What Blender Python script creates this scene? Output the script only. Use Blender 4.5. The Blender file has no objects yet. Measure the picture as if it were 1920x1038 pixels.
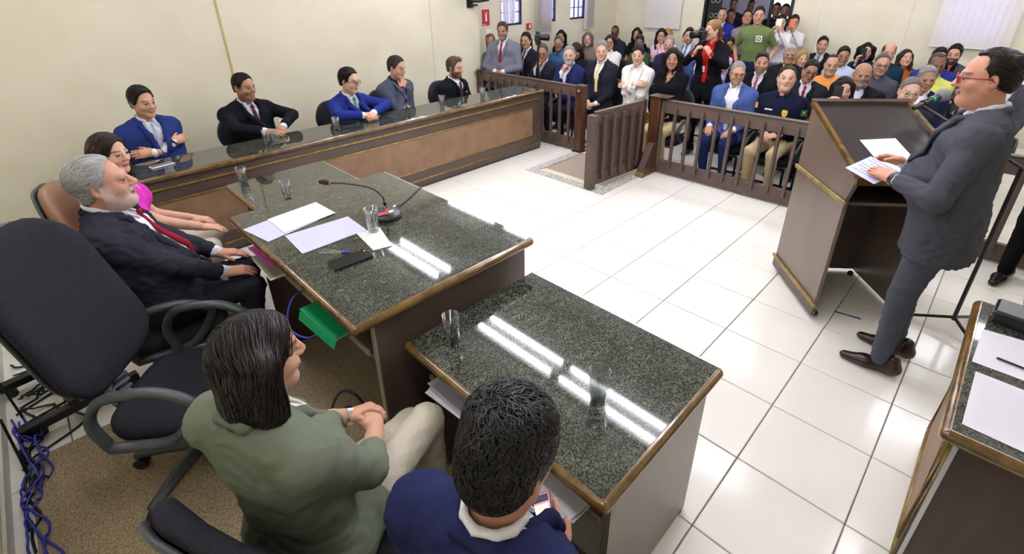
import bpy, math, random
import numpy as np
from mathutils import Matrix, Vector
random.seed(5); rng = np.random.default_rng(7)
SC = bpy.context.scene
COL = SC.collection
PI = math.pi
def RAD(a): return math.radians(a)

# ------------------------------------------------------------------ camera
def rzm(a): c, s = math.cos(a), math.sin(a); return np.array([[c, -s, 0], [s, c, 0], [0, 0, 1.0]])
def rxm(a): c, s = math.cos(a), math.sin(a); return np.array([[1.0, 0, 0], [0, c, -s], [0, s, c]])
def rym(a): c, s = math.cos(a), math.sin(a); return np.array([[c, 0, s], [0, 1.0, 0], [-s, 0, c]])
FPX, CY = 918.33, 398.0                      # focal length and principal row of the cropped 17 mm photograph, in pixels
CAMR = rzm(RAD(-44.334)) @ rxm(RAD(64.744)) @ rzm(RAD(-0.9917))
CAMP = np.array([-2.7162, -2.1638, 2.0252])
cam = bpy.data.cameras.new('camera'); camo = bpy.data.objects.new('camera', cam); COL.objects.link(camo)
cam.sensor_fit = 'HORIZONTAL'; cam.sensor_width = 36.0
cam.lens = FPX / 1920 * 36; cam.shift_y = (CY - 519) / 1920; cam.clip_start = 0.05; cam.clip_end = 100
M4 = Matrix.Identity(4)
for r_ in range(3):
    for c_ in range(3): M4[r_][c_] = CAMR[r_, c_]
    M4[r_][3] = CAMP[r_]
camo.matrix_world = M4
SC.camera = camo
# measuring helpers used while laying out the room (a sight line met with a known plane of the room)
def sight(u, v): return CAMR @ np.array([(u - 960) / FPX, -(v - CY) / FPX, -1.0])
def atz(u, v, z): d = sight(u, v); return CAMP + d * ((z - CAMP[2]) / d[2])
def aty(u, v, y): d = sight(u, v); return CAMP + d * ((y - CAMP[1]) / d[1])
def atx(u, v, x): d = sight(u, v); return CAMP + d * ((x - CAMP[0]) / d[0])

# ------------------------------------------------------------------ view, world
SC.view_settings.view_transform = 'Standard'; SC.view_settings.look = 'None'
SC.view_settings.gamma = 1.0; SC.view_settings.use_curve_mapping = False
SC.view_settings.exposure = 0.45
W = bpy.data.worlds.new('world'); SC.world = W; W.use_nodes = True
bg = W.node_tree.nodes['Background']; bg.inputs[0].default_value = (0.80, 0.86, 1.0, 1); bg.inputs[1].default_value = 3.0
CEIL = 2.82
LAMP_POWER = 40.0                            # emission of every fluorescent tube

# ------------------------------------------------------------------ colours and materials
def srgb(h):
    if isinstance(h, str):
        h = h.lstrip('#'); c = [int(h[i:i + 2], 16) / 255 for i in (0, 2, 4)]
    else: c = list(h)
    return tuple((x / 12.92 if x <= .04045 else ((x + .055) / 1.055) ** 2.4) for x in c)
def c4(h): return (*srgb(h), 1)
MATS = {}
def newmat(name):
    m = bpy.data.materials.new(name); m.use_nodes = True; MATS[name] = m
    nt = m.node_tree; return m, nt, nt.nodes['Principled BSDF']
def setp(b, **k):
    for n, v in k.items():
        n = n.replace('_', ' ')
        if n in b.inputs: b.inputs[n].default_value = v
def texco(nt, scale=(1, 1, 1), kind='Object'):
    t = nt.nodes.new('ShaderNodeTexCoord'); mp = nt.nodes.new('ShaderNodeMapping'); mp.inputs['Scale'].default_value = scale
    nt.links.new(t.outputs[kind], mp.inputs['Vector']); return mp.outputs[0]
def noise(nt, vec, scale, detail=4, rough=.5):
    n = nt.nodes.new('ShaderNodeTexNoise'); n.inputs['Scale'].default_value = scale; n.inputs['Detail'].default_value = detail
    n.inputs['Roughness'].default_value = rough; nt.links.new(vec, n.inputs['Vector']); return n.outputs['Fac']
def ramp(nt, fac, stops):
    r = nt.nodes.new('ShaderNodeValToRGB'); e = r.color_ramp.elements
    while len(e) < len(stops): e.new(.5)
    for el, (p, c) in zip(e, stops): el.position = p; el.color = c4(c) if isinstance(c, str) else c
    nt.links.new(fac, r.inputs[0]); return r.outputs[0]
def bump(nt, b, h, strength=.2, dist=.01):
    n = nt.nodes.new('ShaderNodeBump'); n.inputs['Strength'].default_value = strength; n.inputs['Distance'].default_value = dist
    nt.links.new(h, n.inputs['Height']); nt.links.new(n.outputs[0], b.inputs['Normal'])
def mottled(name, c1, c2, scale=6, rough=.5, bmp=0, spec=.5, stretch=(1, 1, 1), lo=.35, hi=.65, detail=4, bscale=None, kind='Object', coat=0):
    m, nt, b = newmat(name); v = texco(nt, stretch, kind); f = noise(nt, v, scale, detail)
    nt.links.new(ramp(nt, f, [(lo, c1), (hi, c2)]), b.inputs['Base Color'])
    setp(b, Roughness=rough, Specular_IOR_Level=spec, Coat_Weight=coat)
    if bmp: bump(nt, b, noise(nt, v, bscale or scale * 4, 3), bmp, .004)
    return m
def plain(name, c, rough=.5, metal=0, spec=.5, **k):
    m, nt, b = newmat(name); b.inputs['Base Color'].default_value = c4(c); setp(b, Roughness=rough, Metallic=metal, Specular_IOR_Level=spec, **k); return m
mottled('wall', '#d5cfb6', '#dad5be', 3, .75, .06, bscale=90)
mottled('baseboard', '#c9c6b4', '#d3d0bf', 6, .4)
mottled('ceiling', '#e9e8e0', '#f0efe8', 4, .8, .1, bscale=120)
mottled('tile', '#f0eee3', '#f4f2ea', 2.2, .16, 0, .5)
plain('joint_gold', '#b5a468', .6); plain('grout', '#9b8d80', .8)
mottled('border_granite', '#8b8983', '#d8d6d0', 60, .5, 0, lo=.42, hi=.58)
mottled('ramp_tile', '#e2dcc0', '#ece6cd', 8, .6)
mottled('brown', '#4d3f38', '#54463e', 5, .36, .03, .5, stretch=(1, 1, .3))
mottled('brown_lit', '#66584d', '#6f6156', 5, .30, .02, .6, stretch=(1, 1, .3))  # same brown panels, base colour lightened to carry the bright floor's reflection
mottled('dark_brown', '#2e211c', '#3a2a23', 5, .35, .03, .5, stretch=(4, 4, .4))
mottled('rail_brown', '#51423b', '#594a42', 5, .42, .03, .4)
mottled('post_wood', '#3b2218', '#54341f', 7, .28, .03, .5, stretch=(5, 5, .5))
mottled('nosing', '#463211', '#705425', 16, .2, .05, .6, lo=.3, hi=.7, coat=.4)
mottled('gilt', '#6d5526', '#97803f', 18, .28, .05, .5)
mottled('tan_panel', '#775a42', '#8a6c51', 7, .55, .08, lo=.3, hi=.7)
mottled('grey_panel', '#8e8578', '#978e80', 5, .45, .03)
mottled('carpet', '#85745c', '#b8a789', 130, .95, .8, .1, lo=.35, hi=.65, bscale=300)
def granite():
    m, nt, b = newmat('granite'); v = texco(nt)
    f1 = noise(nt, v, 38, 6, .65); f2 = noise(nt, v, 150, 3, .6); f3 = noise(nt, v, 9, 3)
    c1 = ramp(nt, f1, [(.36, '#080a07'), (.50, '#191d15'), (.60, '#2e3226'), (.72, '#55563f')])
    c2 = ramp(nt, f2, [(.40, (0, 0, 0, 1)), (.68, (.30, .32, .26, 1))])
    mx = nt.nodes.new('ShaderNodeMix'); mx.data_type = 'RGBA'; mx.blend_type = 'ADD'; mx.inputs[0].default_value = .35
    nt.links.new(c1, mx.inputs[6]); nt.links.new(c2, mx.inputs[7])
    m2 = nt.nodes.new('ShaderNodeMix'); m2.data_type = 'RGBA'; m2.blend_type = 'MULTIPLY'; m2.inputs[0].default_value = .5
    nt.links.new(mx.outputs[2], m2.inputs[6]); nt.links.new(ramp(nt, f3, [(.35, '#909090'), (.65, '#ffffff')]), m2.inputs[7])
    nt.links.new(m2.outputs[2], b.inputs['Base Color']); setp(b, Roughness=.045, Specular_IOR_Level=.6); return m
granite()
def attr_mat(name, rough, bscale=0, bstr=0, stretch=(1, 1, 1), sss=0, spec=.4, sheen=0, var=0):
    m, nt, b = newmat(name); a = nt.nodes.new('ShaderNodeAttribute'); a.attribute_name = 'Col'; out = a.outputs['Color']
    if bscale:
        v = texco(nt, stretch); f = noise(nt, v, bscale, 4); bump(nt, b, f, bstr, .004)
        if var:
            mx = nt.nodes.new('ShaderNodeMix'); mx.data_type = 'RGBA'; mx.blend_type = 'MULTIPLY'; mx.inputs[0].default_value = var
            nt.links.new(out, mx.inputs[6]); nt.links.new(ramp(nt, f, [(.3, '#606060'), (.7, '#ffffff')]), mx.inputs[7]); out = mx.outputs[2]
    nt.links.new(out, b.inputs['Base Color'])
    setp(b, Roughness=rough, Specular_IOR_Level=spec, Subsurface_Weight=sss, Subsurface_Scale=.01, Sheen_Weight=sheen)
    return m
attr_mat('skin', .5, 160, .08, sss=.05, spec=.3)
attr_mat('cloth', .92, 420, .2, spec=.08, sheen=.0, var=.14)
attr_mat('hair', .55, 60, .5, (6, 6, .7), spec=.18, var=.5)
attr_mat('hair_gloss', .32, 60, .1, (6, 6, .7), spec=.5)
attr_mat('leather', .3, 30, .08, spec=.5)
plain('fabric_black', '#17171b', .92, spec=.2); mottled('chair_fabric', '#1f1f24', '#2c2c33', 220, .95, .35, .15)
plain('plastic_black', '#1c1d1f', .38); mottled('plastic_grey', '#34393a', '#3b4142', 60, .42, .1)
plain('metal_black', '#0f0f10', .35, .2); plain('chrome', '#c8c8c8', .2, 1.0); plain('brass', '#b99a4c', .3, .9)
plain('paper', '#d9d8e0', .8); plain('paper_blue', '#bfc1d6', .7); plain('ink', '#2a2a30', .8); plain('print', '#c9c9d6', .8)
plain('napkin', '#dddbd6', .95); plain('red_tag', '#c2343a', .6); plain('white', '#f0f0ec', .5); plain('sign_red', '#b81c24', .45)
plain('green_folder', '#17935a', .25, Alpha=1.0); plain('phone_glass', '#0a0a0d', .08); plain('phone_case', '#20222a', .35)
plain('cable_black', '#121214', .5); plain('cable_blue', '#2f36a8', .45); plain('pen_blue', '#20237a', .3); plain('foam', '#26262a', .95); plain('foam_grey', '#77777a', .95)
plain('door_metal', '#15151a', .4, .3); plain('grille', '#26283c', .5); plain('corridor', '#d9d2e2', .8); plain('lamp_body', '#e4e4e0', .45)
plain('aluminium', '#b9bbbd', .35, .9); plain('lectern_board', '#2d2828', .22, spec=.5); plain('tan_leather', '#7b5a40', .5); plain('magenta', '#d13fae', .6); plain('stripe_grey', '#6c6c78', .6)
def glassmat(name, col, rough=0.0, ior=1.45):
    m, nt, b = newmat(name); b.inputs['Base Color'].default_value = c4(col); setp(b, Roughness=rough, IOR=ior, Transmission_Weight=1.0); return m
glassmat('lens', '#fbfbfb', ior=1.05); glassmat('pen_clear', '#eceef8')
def thin_glass(name, tint, boost, ior):
    m, nt, b = newmat(name); nt.nodes.remove(b); o = nt.nodes['Material Output']
    t = nt.nodes.new('ShaderNodeBsdfTransparent'); t.inputs[0].default_value = c4(tint); g = nt.nodes.new('ShaderNodeBsdfGlossy'); g.inputs['Roughness'].default_value = .02
    f = nt.nodes.new('ShaderNodeLayerWeight'); f.inputs[0].default_value = .5; pw = nt.nodes.new('ShaderNodeMath'); pw.operation = 'POWER'; pw.inputs[1].default_value = ior * 2.6; nt.links.new(f.outputs['Facing'], pw.inputs[0])
    mt = nt.nodes.new('ShaderNodeMath'); mt.operation = 'MULTIPLY_ADD'; mt.inputs[1].default_value = .7; mt.inputs[2].default_value = boost; mt.use_clamp = True
    nt.links.new(pw.outputs[0], mt.inputs[0]); mx = nt.nodes.new('ShaderNodeMixShader'); nt.links.new(mt.outputs[0], mx.inputs[0])
    nt.links.new(t.outputs[0], mx.inputs[1]); nt.links.new(g.outputs[0], mx.inputs[2]); nt.links.new(mx.outputs[0], o.inputs[0])
thin_glass('glass', '#f2f5f5', .085, 1.0); thin_glass('water', '#dfe8e8', .10, .9)
def pane():
    m, nt, b = newmat('window_pane'); nt.nodes.remove(b); o = nt.nodes['Material Output']
    t = nt.nodes.new('ShaderNodeBsdfTranslucent'); t.inputs[0].default_value = c4('#c9c4ee')
    g = nt.nodes.new('ShaderNodeBsdfTransparent'); g.inputs[0].default_value = c4('#d9d8f4')
    mx = nt.nodes.new('ShaderNodeMixShader'); mx.inputs[0].default_value = .55
    nt.links.new(t.outputs[0], mx.inputs[1]); nt.links.new(g.outputs[0], mx.inputs[2]); nt.links.new(mx.outputs[0], o.inputs[0])
pane()
def blindmat():
    m, nt, b = newmat('blind'); o = nt.nodes['Material Output']; b.inputs['Base Color'].default_value = c4('#f0eee8'); setp(b, Roughness=.8)
    t = nt.nodes.new('ShaderNodeBsdfTranslucent'); t.inputs[0].default_value = c4('#f6f2ec')
    mx = nt.nodes.new('ShaderNodeMixShader'); mx.inputs[0].default_value = .45
    nt.links.new(b.outputs[0], mx.inputs[1]); nt.links.new(t.outputs[0], mx.inputs[2]); nt.links.new(mx.outputs[0], o.inputs[0])
blindmat()
def emit(name, c, s):
    m, nt, b = newmat(name); b.inputs['Base Color'].default_value = c4(c); b.inputs['Emission Color'].default_value = c4(c); b.inputs['Emission Strength'].default_value = s
emit('tube', '#f6f4ff', LAMP_POWER); emit('screen_pink', '#d9707c', .9); emit('screen_skin', '#e8b9a6', .9); emit('screen_white', '#dfe6f0', 1.0); emit('screen_teal', '#2f9a8a', .8); emit('screen_dark', '#1d2036', .4)

# ------------------------------------------------------------------ objects and mesh building
def tag(o, label=None, cat=None, group=None, kind=None):
    for k, v in (('label', label), ('category', cat), ('group', group), ('kind', kind)):
        if v: o[k] = v
    return o
def empty(name, loc=(0, 0, 0), rz=0.0, label=None, cat=None, group=None):
    o = bpy.data.objects.new(name, None); COL.objects.link(o); o.location = loc; o.rotation_euler = (0, 0, rz); o.empty_display_size = .1
    return tag(o, label, cat, group)
def link(name, me, parent=None, loc=None, rot=None):
    o = bpy.data.objects.new(name, me); COL.objects.link(o); o.parent = parent
    if loc is not None: o.location = loc
    if rot is not None: o.rotation_euler = rot
    return o
def copy_tree(o, parent=None):
    c = o.copy(); COL.objects.link(c); c.parent = parent
    for ch in o.children: copy_tree(ch, c)
    return c
class MB:
    """collects quads and polygons, then links them as one mesh object"""
    def __init__(s): s.v = []; s.f = []; s.m = []; s.sm = []
    def add(s, vs, fs, mi=0, smooth=False):
        o = len(s.v); s.v += [tuple(map(float, p)) for p in vs]
        for f in fs: s.f.append([o + i for i in f]); s.m.append(mi); s.sm.append(smooth)
        return s
    def box(s, x0, x1, y0, y1, z0, z1, mi=0, bev=0.0, T=None):
        if bev <= 0:
            vs = [(x, y, z) for z in (z0, z1) for y in (y0, y1) for x in (x0, x1)]
            fs = [(0, 2, 3, 1), (4, 5, 7, 6), (0, 1, 5, 4), (2, 6, 7, 3), (0, 4, 6, 2), (1, 3, 7, 5)]
        else:
            b = min(bev, (x1 - x0) / 2.01, (y1 - y0) / 2.01, (z1 - z0) / 2.01); vs = []; idx = {}
            X, Y, Z = (x0, x1), (y0, y1), (z0, z1)
            for i in (0, 1):
                for j in (0, 1):
                    for k in (0, 1):
                        sx, sy, sz = 1 - 2 * i, 1 - 2 * j, 1 - 2 * k
                        for a, p in enumerate(((X[i], Y[j] + sy * b, Z[k] + sz * b), (X[i] + sx * b, Y[j], Z[k] + sz * b), (X[i] + sx * b, Y[j] + sy * b, Z[k]))):
                            idx[i, j, k, a] = len(vs); vs.append(p)
            fs = []
            for i in (0, 1):
                q = [idx[i, 0, 0, 0], idx[i, 1, 0, 0], idx[i, 1, 1, 0], idx[i, 0, 1, 0]]; fs.append(q if i else q[::-1])
                q = [idx[0, i, 0, 1], idx[1, i, 0, 1], idx[1, i, 1, 1], idx[0, i, 1, 1]]; fs.append(q[::-1] if i else q)
                q = [idx[0, 0, i, 2], idx[1, 0, i, 2], idx[1, 1, i, 2], idx[0, 1, i, 2]]; fs.append(q if i else q[::-1])
            for i in (0, 1):
                for j in (0, 1):
                    q = [idx[i, j, 0, 0], idx[i, j, 0, 1], idx[i, j, 1, 1], idx[i, j, 1, 0]]; fs.append(q if (i ^ j) == 0 else q[::-1])
                    q = [idx[i, 0, j, 2], idx[i, 0, j, 0], idx[i, 1, j, 0], idx[i, 1, j, 2]]; fs.append(q if (i ^ j) == 0 else q[::-1])
                    q = [idx[0, i, j, 1], idx[0, i, j, 2], idx[1, i, j, 2], idx[1, i, j, 1]]; fs.append(q if (i ^ j) == 0 else q[::-1])
            for i in (0, 1):
                for j in (0, 1):
                    for k in (0, 1):
                        q = [idx[i, j, k, a] for a in range(3)]; fs.append(q if (i + j + k) % 2 else q[::-1])
        if T is not None: vs = [T(p) for p in vs]
        return s.add(vs, fs, mi)
    def prism(s, pts, d, mi=0):
        """polygon pts (list of xyz) extruded by vector d"""
        n = len(pts); vs = [tuple(p) for p in pts] + [(p[0] + d[0], p[1] + d[1], p[2] + d[2]) for p in pts]
        fs = [list(range(n))[::-1], list(range(n, 2 * n))] + [[i, (i + 1) % n, n + (i + 1) % n, n + i] for i in range(n)]
        return s.add(vs, fs, mi)
    def tube(s, pts, r, n=8, mi=0, closed=False, flat=None, smooth=True):
        P = [np.array(p, float) for p in pts]; m = len(P); rs = r if hasattr(r, '__len__') else [r] * m
        vs = []; ref = None
        for i in range(m):
            if closed: t = P[(i + 1) % m] - P[i - 1]
            else: t = P[min(i + 1, m - 1)] - P[max(i - 1, 0)]
            t = t / (np.linalg.norm(t) + 1e-9)
            if ref is None:
                ref = np.array([0, 0, 1.0]) if abs(t[2]) < .9 else np.array([1.0, 0, 0])
            a = ref - t * (ref @ t); a /= np.linalg.norm(a) + 1e-9; b = np.cross(t, a); ref = a
            fx, fy = flat if flat else (1, 1)
            for k in range(n):
                q = 2 * PI * k / n; vs.append(P[i] + rs[i] * (fx * math.cos(q) * a + fy * math.sin(q) * b))
        fs = []
        for i in range(m if closed else m - 1):
            for k in range(n):
                a0 = i * n + k; a1 = i * n + (k + 1) % n; b0 = ((i + 1) % m) * n + k; b1 = ((i + 1) % m) * n + (k + 1) % n
                fs.append((a0, a1, b1, b0))
        s.add(vs, fs, mi, smooth)
        if not closed:
            s.add(vs[:n], [list(range(n))[::-1]], mi); s.add(vs[-n:], [list(range(n))], mi)
        return s
    def lathe(s, prof, c=(0, 0, 0), n=20, mi=0, smooth=True):
        vs = []; fs = []; m = len(prof)
        for (r, z) in prof:
            for k in range(n): vs.append((c[0] + r * math.cos(2 * PI * k / n), c[1] + r * math.sin(2 * PI * k / n), c[2] + z))
        for i in range(m - 1):
            for k in range(n): fs.append((i * n + k, i * n + (k + 1) % n, (i + 1) * n + (k + 1) % n, (i + 1) * n + k))
        return s.add(vs, fs, mi, smooth)
    def me(s, name, mats):
        me = bpy.data.meshes.new(name); me.from_pydata(s.v, [], s.f)
        for m in ([mats] if isinstance(mats, str) else mats): me.materials.append(MATS[m])
        me.polygons.foreach_set('material_index', s.m); me.polygons.foreach_set('use_smooth', s.sm); me.update(); return me
    def build(s, name, mats, parent=None, loc=None, rot=None): return link(name, s.me(name, mats), parent, loc, rot)
def bx(name, b, mat, parent=None, bev=0.0): return MB().box(*b, bev=bev).build(name, mat, parent)
def rframe(yaw, loc=(0, 0, 0)):
    c, s = math.cos(yaw), math.sin(yaw); return lambda p: (loc[0] + c * p[0] - s * p[1], loc[1] + s * p[0] + c * p[1], loc[2] + p[2])
def arc(c, r, a0, a1, n, plane='xz'):
    o = []
    for i in range(n + 1):
        a = RAD(a0 + (a1 - a0) * i / n); p, q = r * math.cos(a), r * math.sin(a)
        o.append({'xz': (c[0] + p, c[1], c[2] + q), 'xy': (c[0] + p, c[1] + q, c[2]), 'yz': (c[0], c[1] + p, c[2] + q)}[plane])
    return o
def spline(pts, n=6):
    P = [np.array(p, float) for p in pts]; P = [2 * P[0] - P[1]] + P + [2 * P[-1] - P[-2]]; o = []
    for i in range(1, len(P) - 2):
        for k in range(n):
            t = k / n; o.append(.5 * ((2 * P[i]) + (-P[i - 1] + P[i + 1]) * t + (2 * P[i - 1] - 5 * P[i] + 4 * P[i + 1] - P[i + 2]) * t * t + (-P[i - 1] + 3 * P[i] - 3 * P[i + 1] + P[i + 2]) * t ** 3))
    o.append(P[-2]); return o
# ================================================================== the room
T = 0.44                                        # floor tile pitch
AFL = -0.15                                     # audience floor, one step down
XJ, XB, XF = -3.32, 2.27, 6.70                  # wall behind the judges, edge of the well, far wall
YL, YW, YR = 3.55, 4.20, -4.20
RAMP = (1.23, 2.19, .53, 1.63)
def struct(o): o['kind'] = 'structure'; return o
floor = struct(MB().box(XJ, XB, YR, YL, -.16, -.012).build('floor', 'grout'))
tile_me = MB().box(-.2175, .2175, -.2175, .2175, -.012, 0, bev=.003).me('tile', 'tile')
n_tiles = 0
def clipped(x0, x1, y0, y1, hole):
    hx0, hx1, hy0, hy1 = hole
    if x1 <= hx0 or x0 >= hx1 or y1 <= hy0 or y0 >= hy1: return [(x0, x1, y0, y1)]
    out = []
    if x0 < hx0: out.append((x0, hx0, y0, y1)); x0 = hx0
    if x1 > hx1: out.append((hx1, x1, y0, y1)); x1 = hx1
    if y0 < hy0: out.append((x0, x1, y0, hy0))
    if y1 > hy1: out.append((x0, x1, hy1, y1))
    return [r for r in out if r[1] - r[0] > .01 and r[3] - r[2] > .01]
for i in range(-8, 6):
    for j in range(-10, 9):
        x0, x1, y0, y1 = i * T + .0025, (i + 1) * T - .0025, j * T + .0025, (j + 1) * T - .0025
        cx0, cx1, cy0, cy1 = max(x0, XJ), min(x1, XB), max(y0, -4.0), min(y1, YL)
        if cx1 - cx0 < .02 or cy1 - cy0 < .02: continue
        if (cx0, cx1, cy0, cy1) == (x0, x1, y0, y1) and clipped(x0, x1, y0, y1, RAMP) == [(x0, x1, y0, y1)]:
            link('tile', tile_me, floor, ((x0 + x1) / 2, (y0 + y1) / 2, 0))
        else:
            for r in clipped(cx0, cx1, cy0, cy1, RAMP): MB().box(r[0], r[1], r[2], r[3], -.012, 0, bev=.003).build('tile', 'tile', floor)
        n_tiles += 1
hall = struct(MB().box(XB, XF, YR, YW, AFL - .15, AFL - .012).build('floor_hall', 'grout'))
rest = MB()
for i in range(0, 11):
    for j in range(-10, 10):
        x0, x1, y0, y1 = XB + i * T + .0025, min(XB + (i + 1) * T - .0025, XF), j * T + .0025, min((j + 1) * T - .0025, YW)
        if x1 - x0 < .02 or y1 - y0 < .02: continue
        if i < 3 and -8 <= j < 8: link('tile', tile_me, hall, ((x0 + x1) / 2, (y0 + y1) / 2, AFL)) if x1 - x0 > .43 and y1 - y0 > .43 else rest.box(x0, x1, y0, y1, AFL - .012, AFL)
        else: rest.box(x0, x1, y0, y1, AFL - .012, AFL)
r_ = rest.build('tile_field', 'tile', hall); r_['kind'] = 'stuff'
# step nosing under the railings
for y0, y1 in ((-4.0, .53), (1.63, 3.5)): struct(bx('trim_1', (2.225, 2.285, y0, y1, -.15, .012), 'baseboard', bev=.004))
# ramp of the gate: granite kerb, sloping ribbed tiles
rampo = empty('entrance_ramp', (RAMP[0], RAMP[2], 0)); struct(rampo)
def rp(name, b, mat, bev=0.): o = bx(name, b, mat, None, bev); o.parent = rampo; o.matrix_parent_inverse = Matrix.Translation((-RAMP[0], -RAMP[2], 0)); return o
rx0, rx1, ry0, ry1 = RAMP
rp('kerb', (rx0, rx0 + .12, ry0, ry1, -.02, .004), 'border_granite'); rp('kerb', (rx0 + .12, rx1, ry0, ry0 + .11, -.14, .004), 'border_granite'); rp('kerb', (rx0 + .12, rx1, ry1 - .11, ry1, -.14, .004), 'border_granite')
o = MB().prism([(rx0 + .12, ry0 + .11, -.2), (rx0 + .12, ry0 + .11, 0), (XB + .01, ry0 + .11, AFL), (XB + .01, ry0 + .11, -.2)], (0, ry1 - ry0 - .22, 0)).build('slope', 'ramp_tile', rampo); o.matrix_parent_inverse = Matrix.Translation((-RAMP[0], -RAMP[2], 0))
sl = AFL / (XB - rx0 - .12)
for k in range(15):
    x = rx0 + .16 + k * .028; z = sl * (x - rx0 - .12)
    rp('rib', (x, x + .012, ry0 + .12, ry1 - .12, z - .004, z + .004), 'ramp_tile')
# walls
def wall_x(name, x0, x1, y0, y1, z0, z1, holes):
    """wall in the y-z plane with rectangular openings (y0,y1,z0,z1)"""
    m = MB(); ys = sorted({y0, y1} | {h[0] for h in holes} | {h[1] for h in holes})
    for a, b in zip(ys[:-1], ys[1:]):
        hs = sorted([h for h in holes if h[0] < b and h[1] > a], key=lambda h: h[2]); z = z0
        for h in hs:
            if h[2] > z: m.box(x0, x1, a, b, z, h[2])
            z = h[3]
        if z < z1: m.box(x0, x1, a, b, z, z1)
    return struct(m.build(name, 'wall'))
def wall_y(name, y0, y1, x0, x1, z0, z1, holes):
    m = MB(); xs = sorted({x0, x1} | {h[0] for h in holes} | {h[1] for h in holes})
    for a, b in zip(xs[:-1], xs[1:]):
        hs = sorted([h for h in holes if h[0] < b and h[1] > a], key=lambda h: h[2]); z = z0
        for h in hs:
            if h[2] > z: m.box(a, b, y0, y1, z, h[2])
            z = h[3]
        if z < z1: m.box(a, b, y0, y1, z, z1)
    return struct(m.build(name, 'wall'))
wl = wall_y('wall_left', YL, YW + .12, XJ - .1, 2.26, -.2, CEIL, [])
wj = wall_x('wall_judges', XJ - .12, XJ, YR - .1, YL, -.2, CEIL, [])
wr = wall_y('wall_right', YR - .12, YR, XJ - .12, XF + .15, -.3, CEIL, [])
WIN = [(3.32, 3.83), (4.22, 4.73), (5.14, 5.60)]
ww = wall_y('wall_windows', YW, YW + .15, 2.26, XF + .15, -.3, CEIL, [(a, b, 1.34, 2.45) for a, b in WIN])
DOOR = (.82, 2.25, -.3, 2.12)
FW = [(2.80, 3.42, 1.25, 2.4), (-1.90, -1.18, 1.14, 2.4)]
wf = wall_x('wall_far', XF, XF + .15, YR - .1, YW, -.3, CEIL, [DOOR] + FW)
ce = struct(MB().box(XJ - .12, XF + .15, YR - .12, YW + .15, CEIL, CEIL + .1).build('ceiling', 'ceiling'))
struct(bx('baseboard_left', (XJ, 2.26, YL - .012, YL, 0, .075), 'baseboard')); struct(bx('baseboard_judges', (XJ, XJ + .012, YR, YL, 0, .075), 'baseboard'))
struct(bx('baseboard_far', (XF - .012, XF, YR, .80, AFL, AFL + .075), 'baseboard')); struct(bx('baseboard_windows', (2.26, XF, YW - .012, YW, AFL, AFL + .075), 'baseboard'))
# raised joint strips between wall panels
for x in (-1.12, 1.42):
    o = bx('joint_strip', (x - .009, x + .009, YL - .008, YL + .002, .075, CEIL), 'baseboard' if x > 0 else 'joint_gold'); o.parent = wl
for y in (-.82, .36): bx('joint_strip', (XF - .007, XF + .002, y - .007, y + .007, AFL, CEIL), 'baseboard', wf)
# windows of the side wall: grille, panes, bunched vertical blinds
for n, (a, b) in enumerate(WIN):
    w = struct(empty('window_%d' % (n + 1), ((a + b) / 2, YW, 1.34)))
    def P(name, m, mat):
        o = m.build(name, mat, w); o.matrix_parent_inverse = Matrix.Translation((-(a + b) / 2, -YW, -1.34)); return o
    P('frame', MB().box(a, a + .03, YW + .02, YW + .07, 1.34, 2.45).box(b - .03, b, YW + .02, YW + .07, 1.34, 2.45).box(a, b, YW + .02, YW + .07, 1.34, 1.375), 'grille')
    for k in range(3):
        xa = a + .03 + k * (b - a - .06) / 3; xb = a + .03 + (k + 1) * (b - a - .06) / 3
        for r in range(6):
            P('pane', MB().box(xa + .006, xb - .006, YW + .045, YW + .05, 1.38 + r * .175, 1.38 + r * .175 + .165), 'window_pane')
        if k: P('bar', MB().box(xa - .006, xa + .006, YW + .03, YW + .06, 1.34, 2.45), 'grille')
    for r in range(1, 6): P('bar', MB().box(a, b, YW + .03, YW + .06, 1.38 + r * .175 - .011, 1.38 + r * .175 - .001), 'grille')
def vblind(label, slats, z0, z1, wall, group=None):
    """vertical blind: thin slats (x, y, angle) hanging from a head rail"""
    xs = [s[0] for s in slats]; ys = [s[1] for s in slats]
    r = empty('vertical_blind', (sum(xs) / len(xs), sum(ys) / len(ys), z1), 0, label, 'blind'); inv = Matrix.Translation((-r.location[0], -r.location[1], -z1))
    m = MB().box(min(xs) - .05, max(xs) + .05, min(ys) - .03, max(ys) + .03, z1, z1 + .04).build('head_rail', 'aluminium', r); m.matrix_parent_inverse = inv
    for x, y, a in slats:
        f = rframe(a, (x, y, 0)); o = MB().box(-.045, .045, -.0012, .0012, z0, z1, T=f).build('slat', 'blind', r); o.matrix_parent_inverse = inv
        o = MB().box(-.04, .04, -.004, .004, z0 - .002, z0 + .012, T=f).build('slat_weight', 'white', r); o.matrix_parent_inverse = inv
    return r
vblind('white vertical blind half drawn over the window by the fire sign', [(3.36 + .075 * k, YW - .045, .35) for k in range(4)], 1.38, 2.5, 'y')
vblind('bunched white vertical blind hanging beside the middle side window', [(4.12 + .032 * k, YW - .08, 1.0) for k in range(13)], 1.17, 2.5, 'y')
vblind('bunched white vertical blind beside the window nearest the room corner', [(5.52 + .03 * k, YW - .08, 1.15) for k in range(9)], 1.16, 2.5, 'y')
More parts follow.
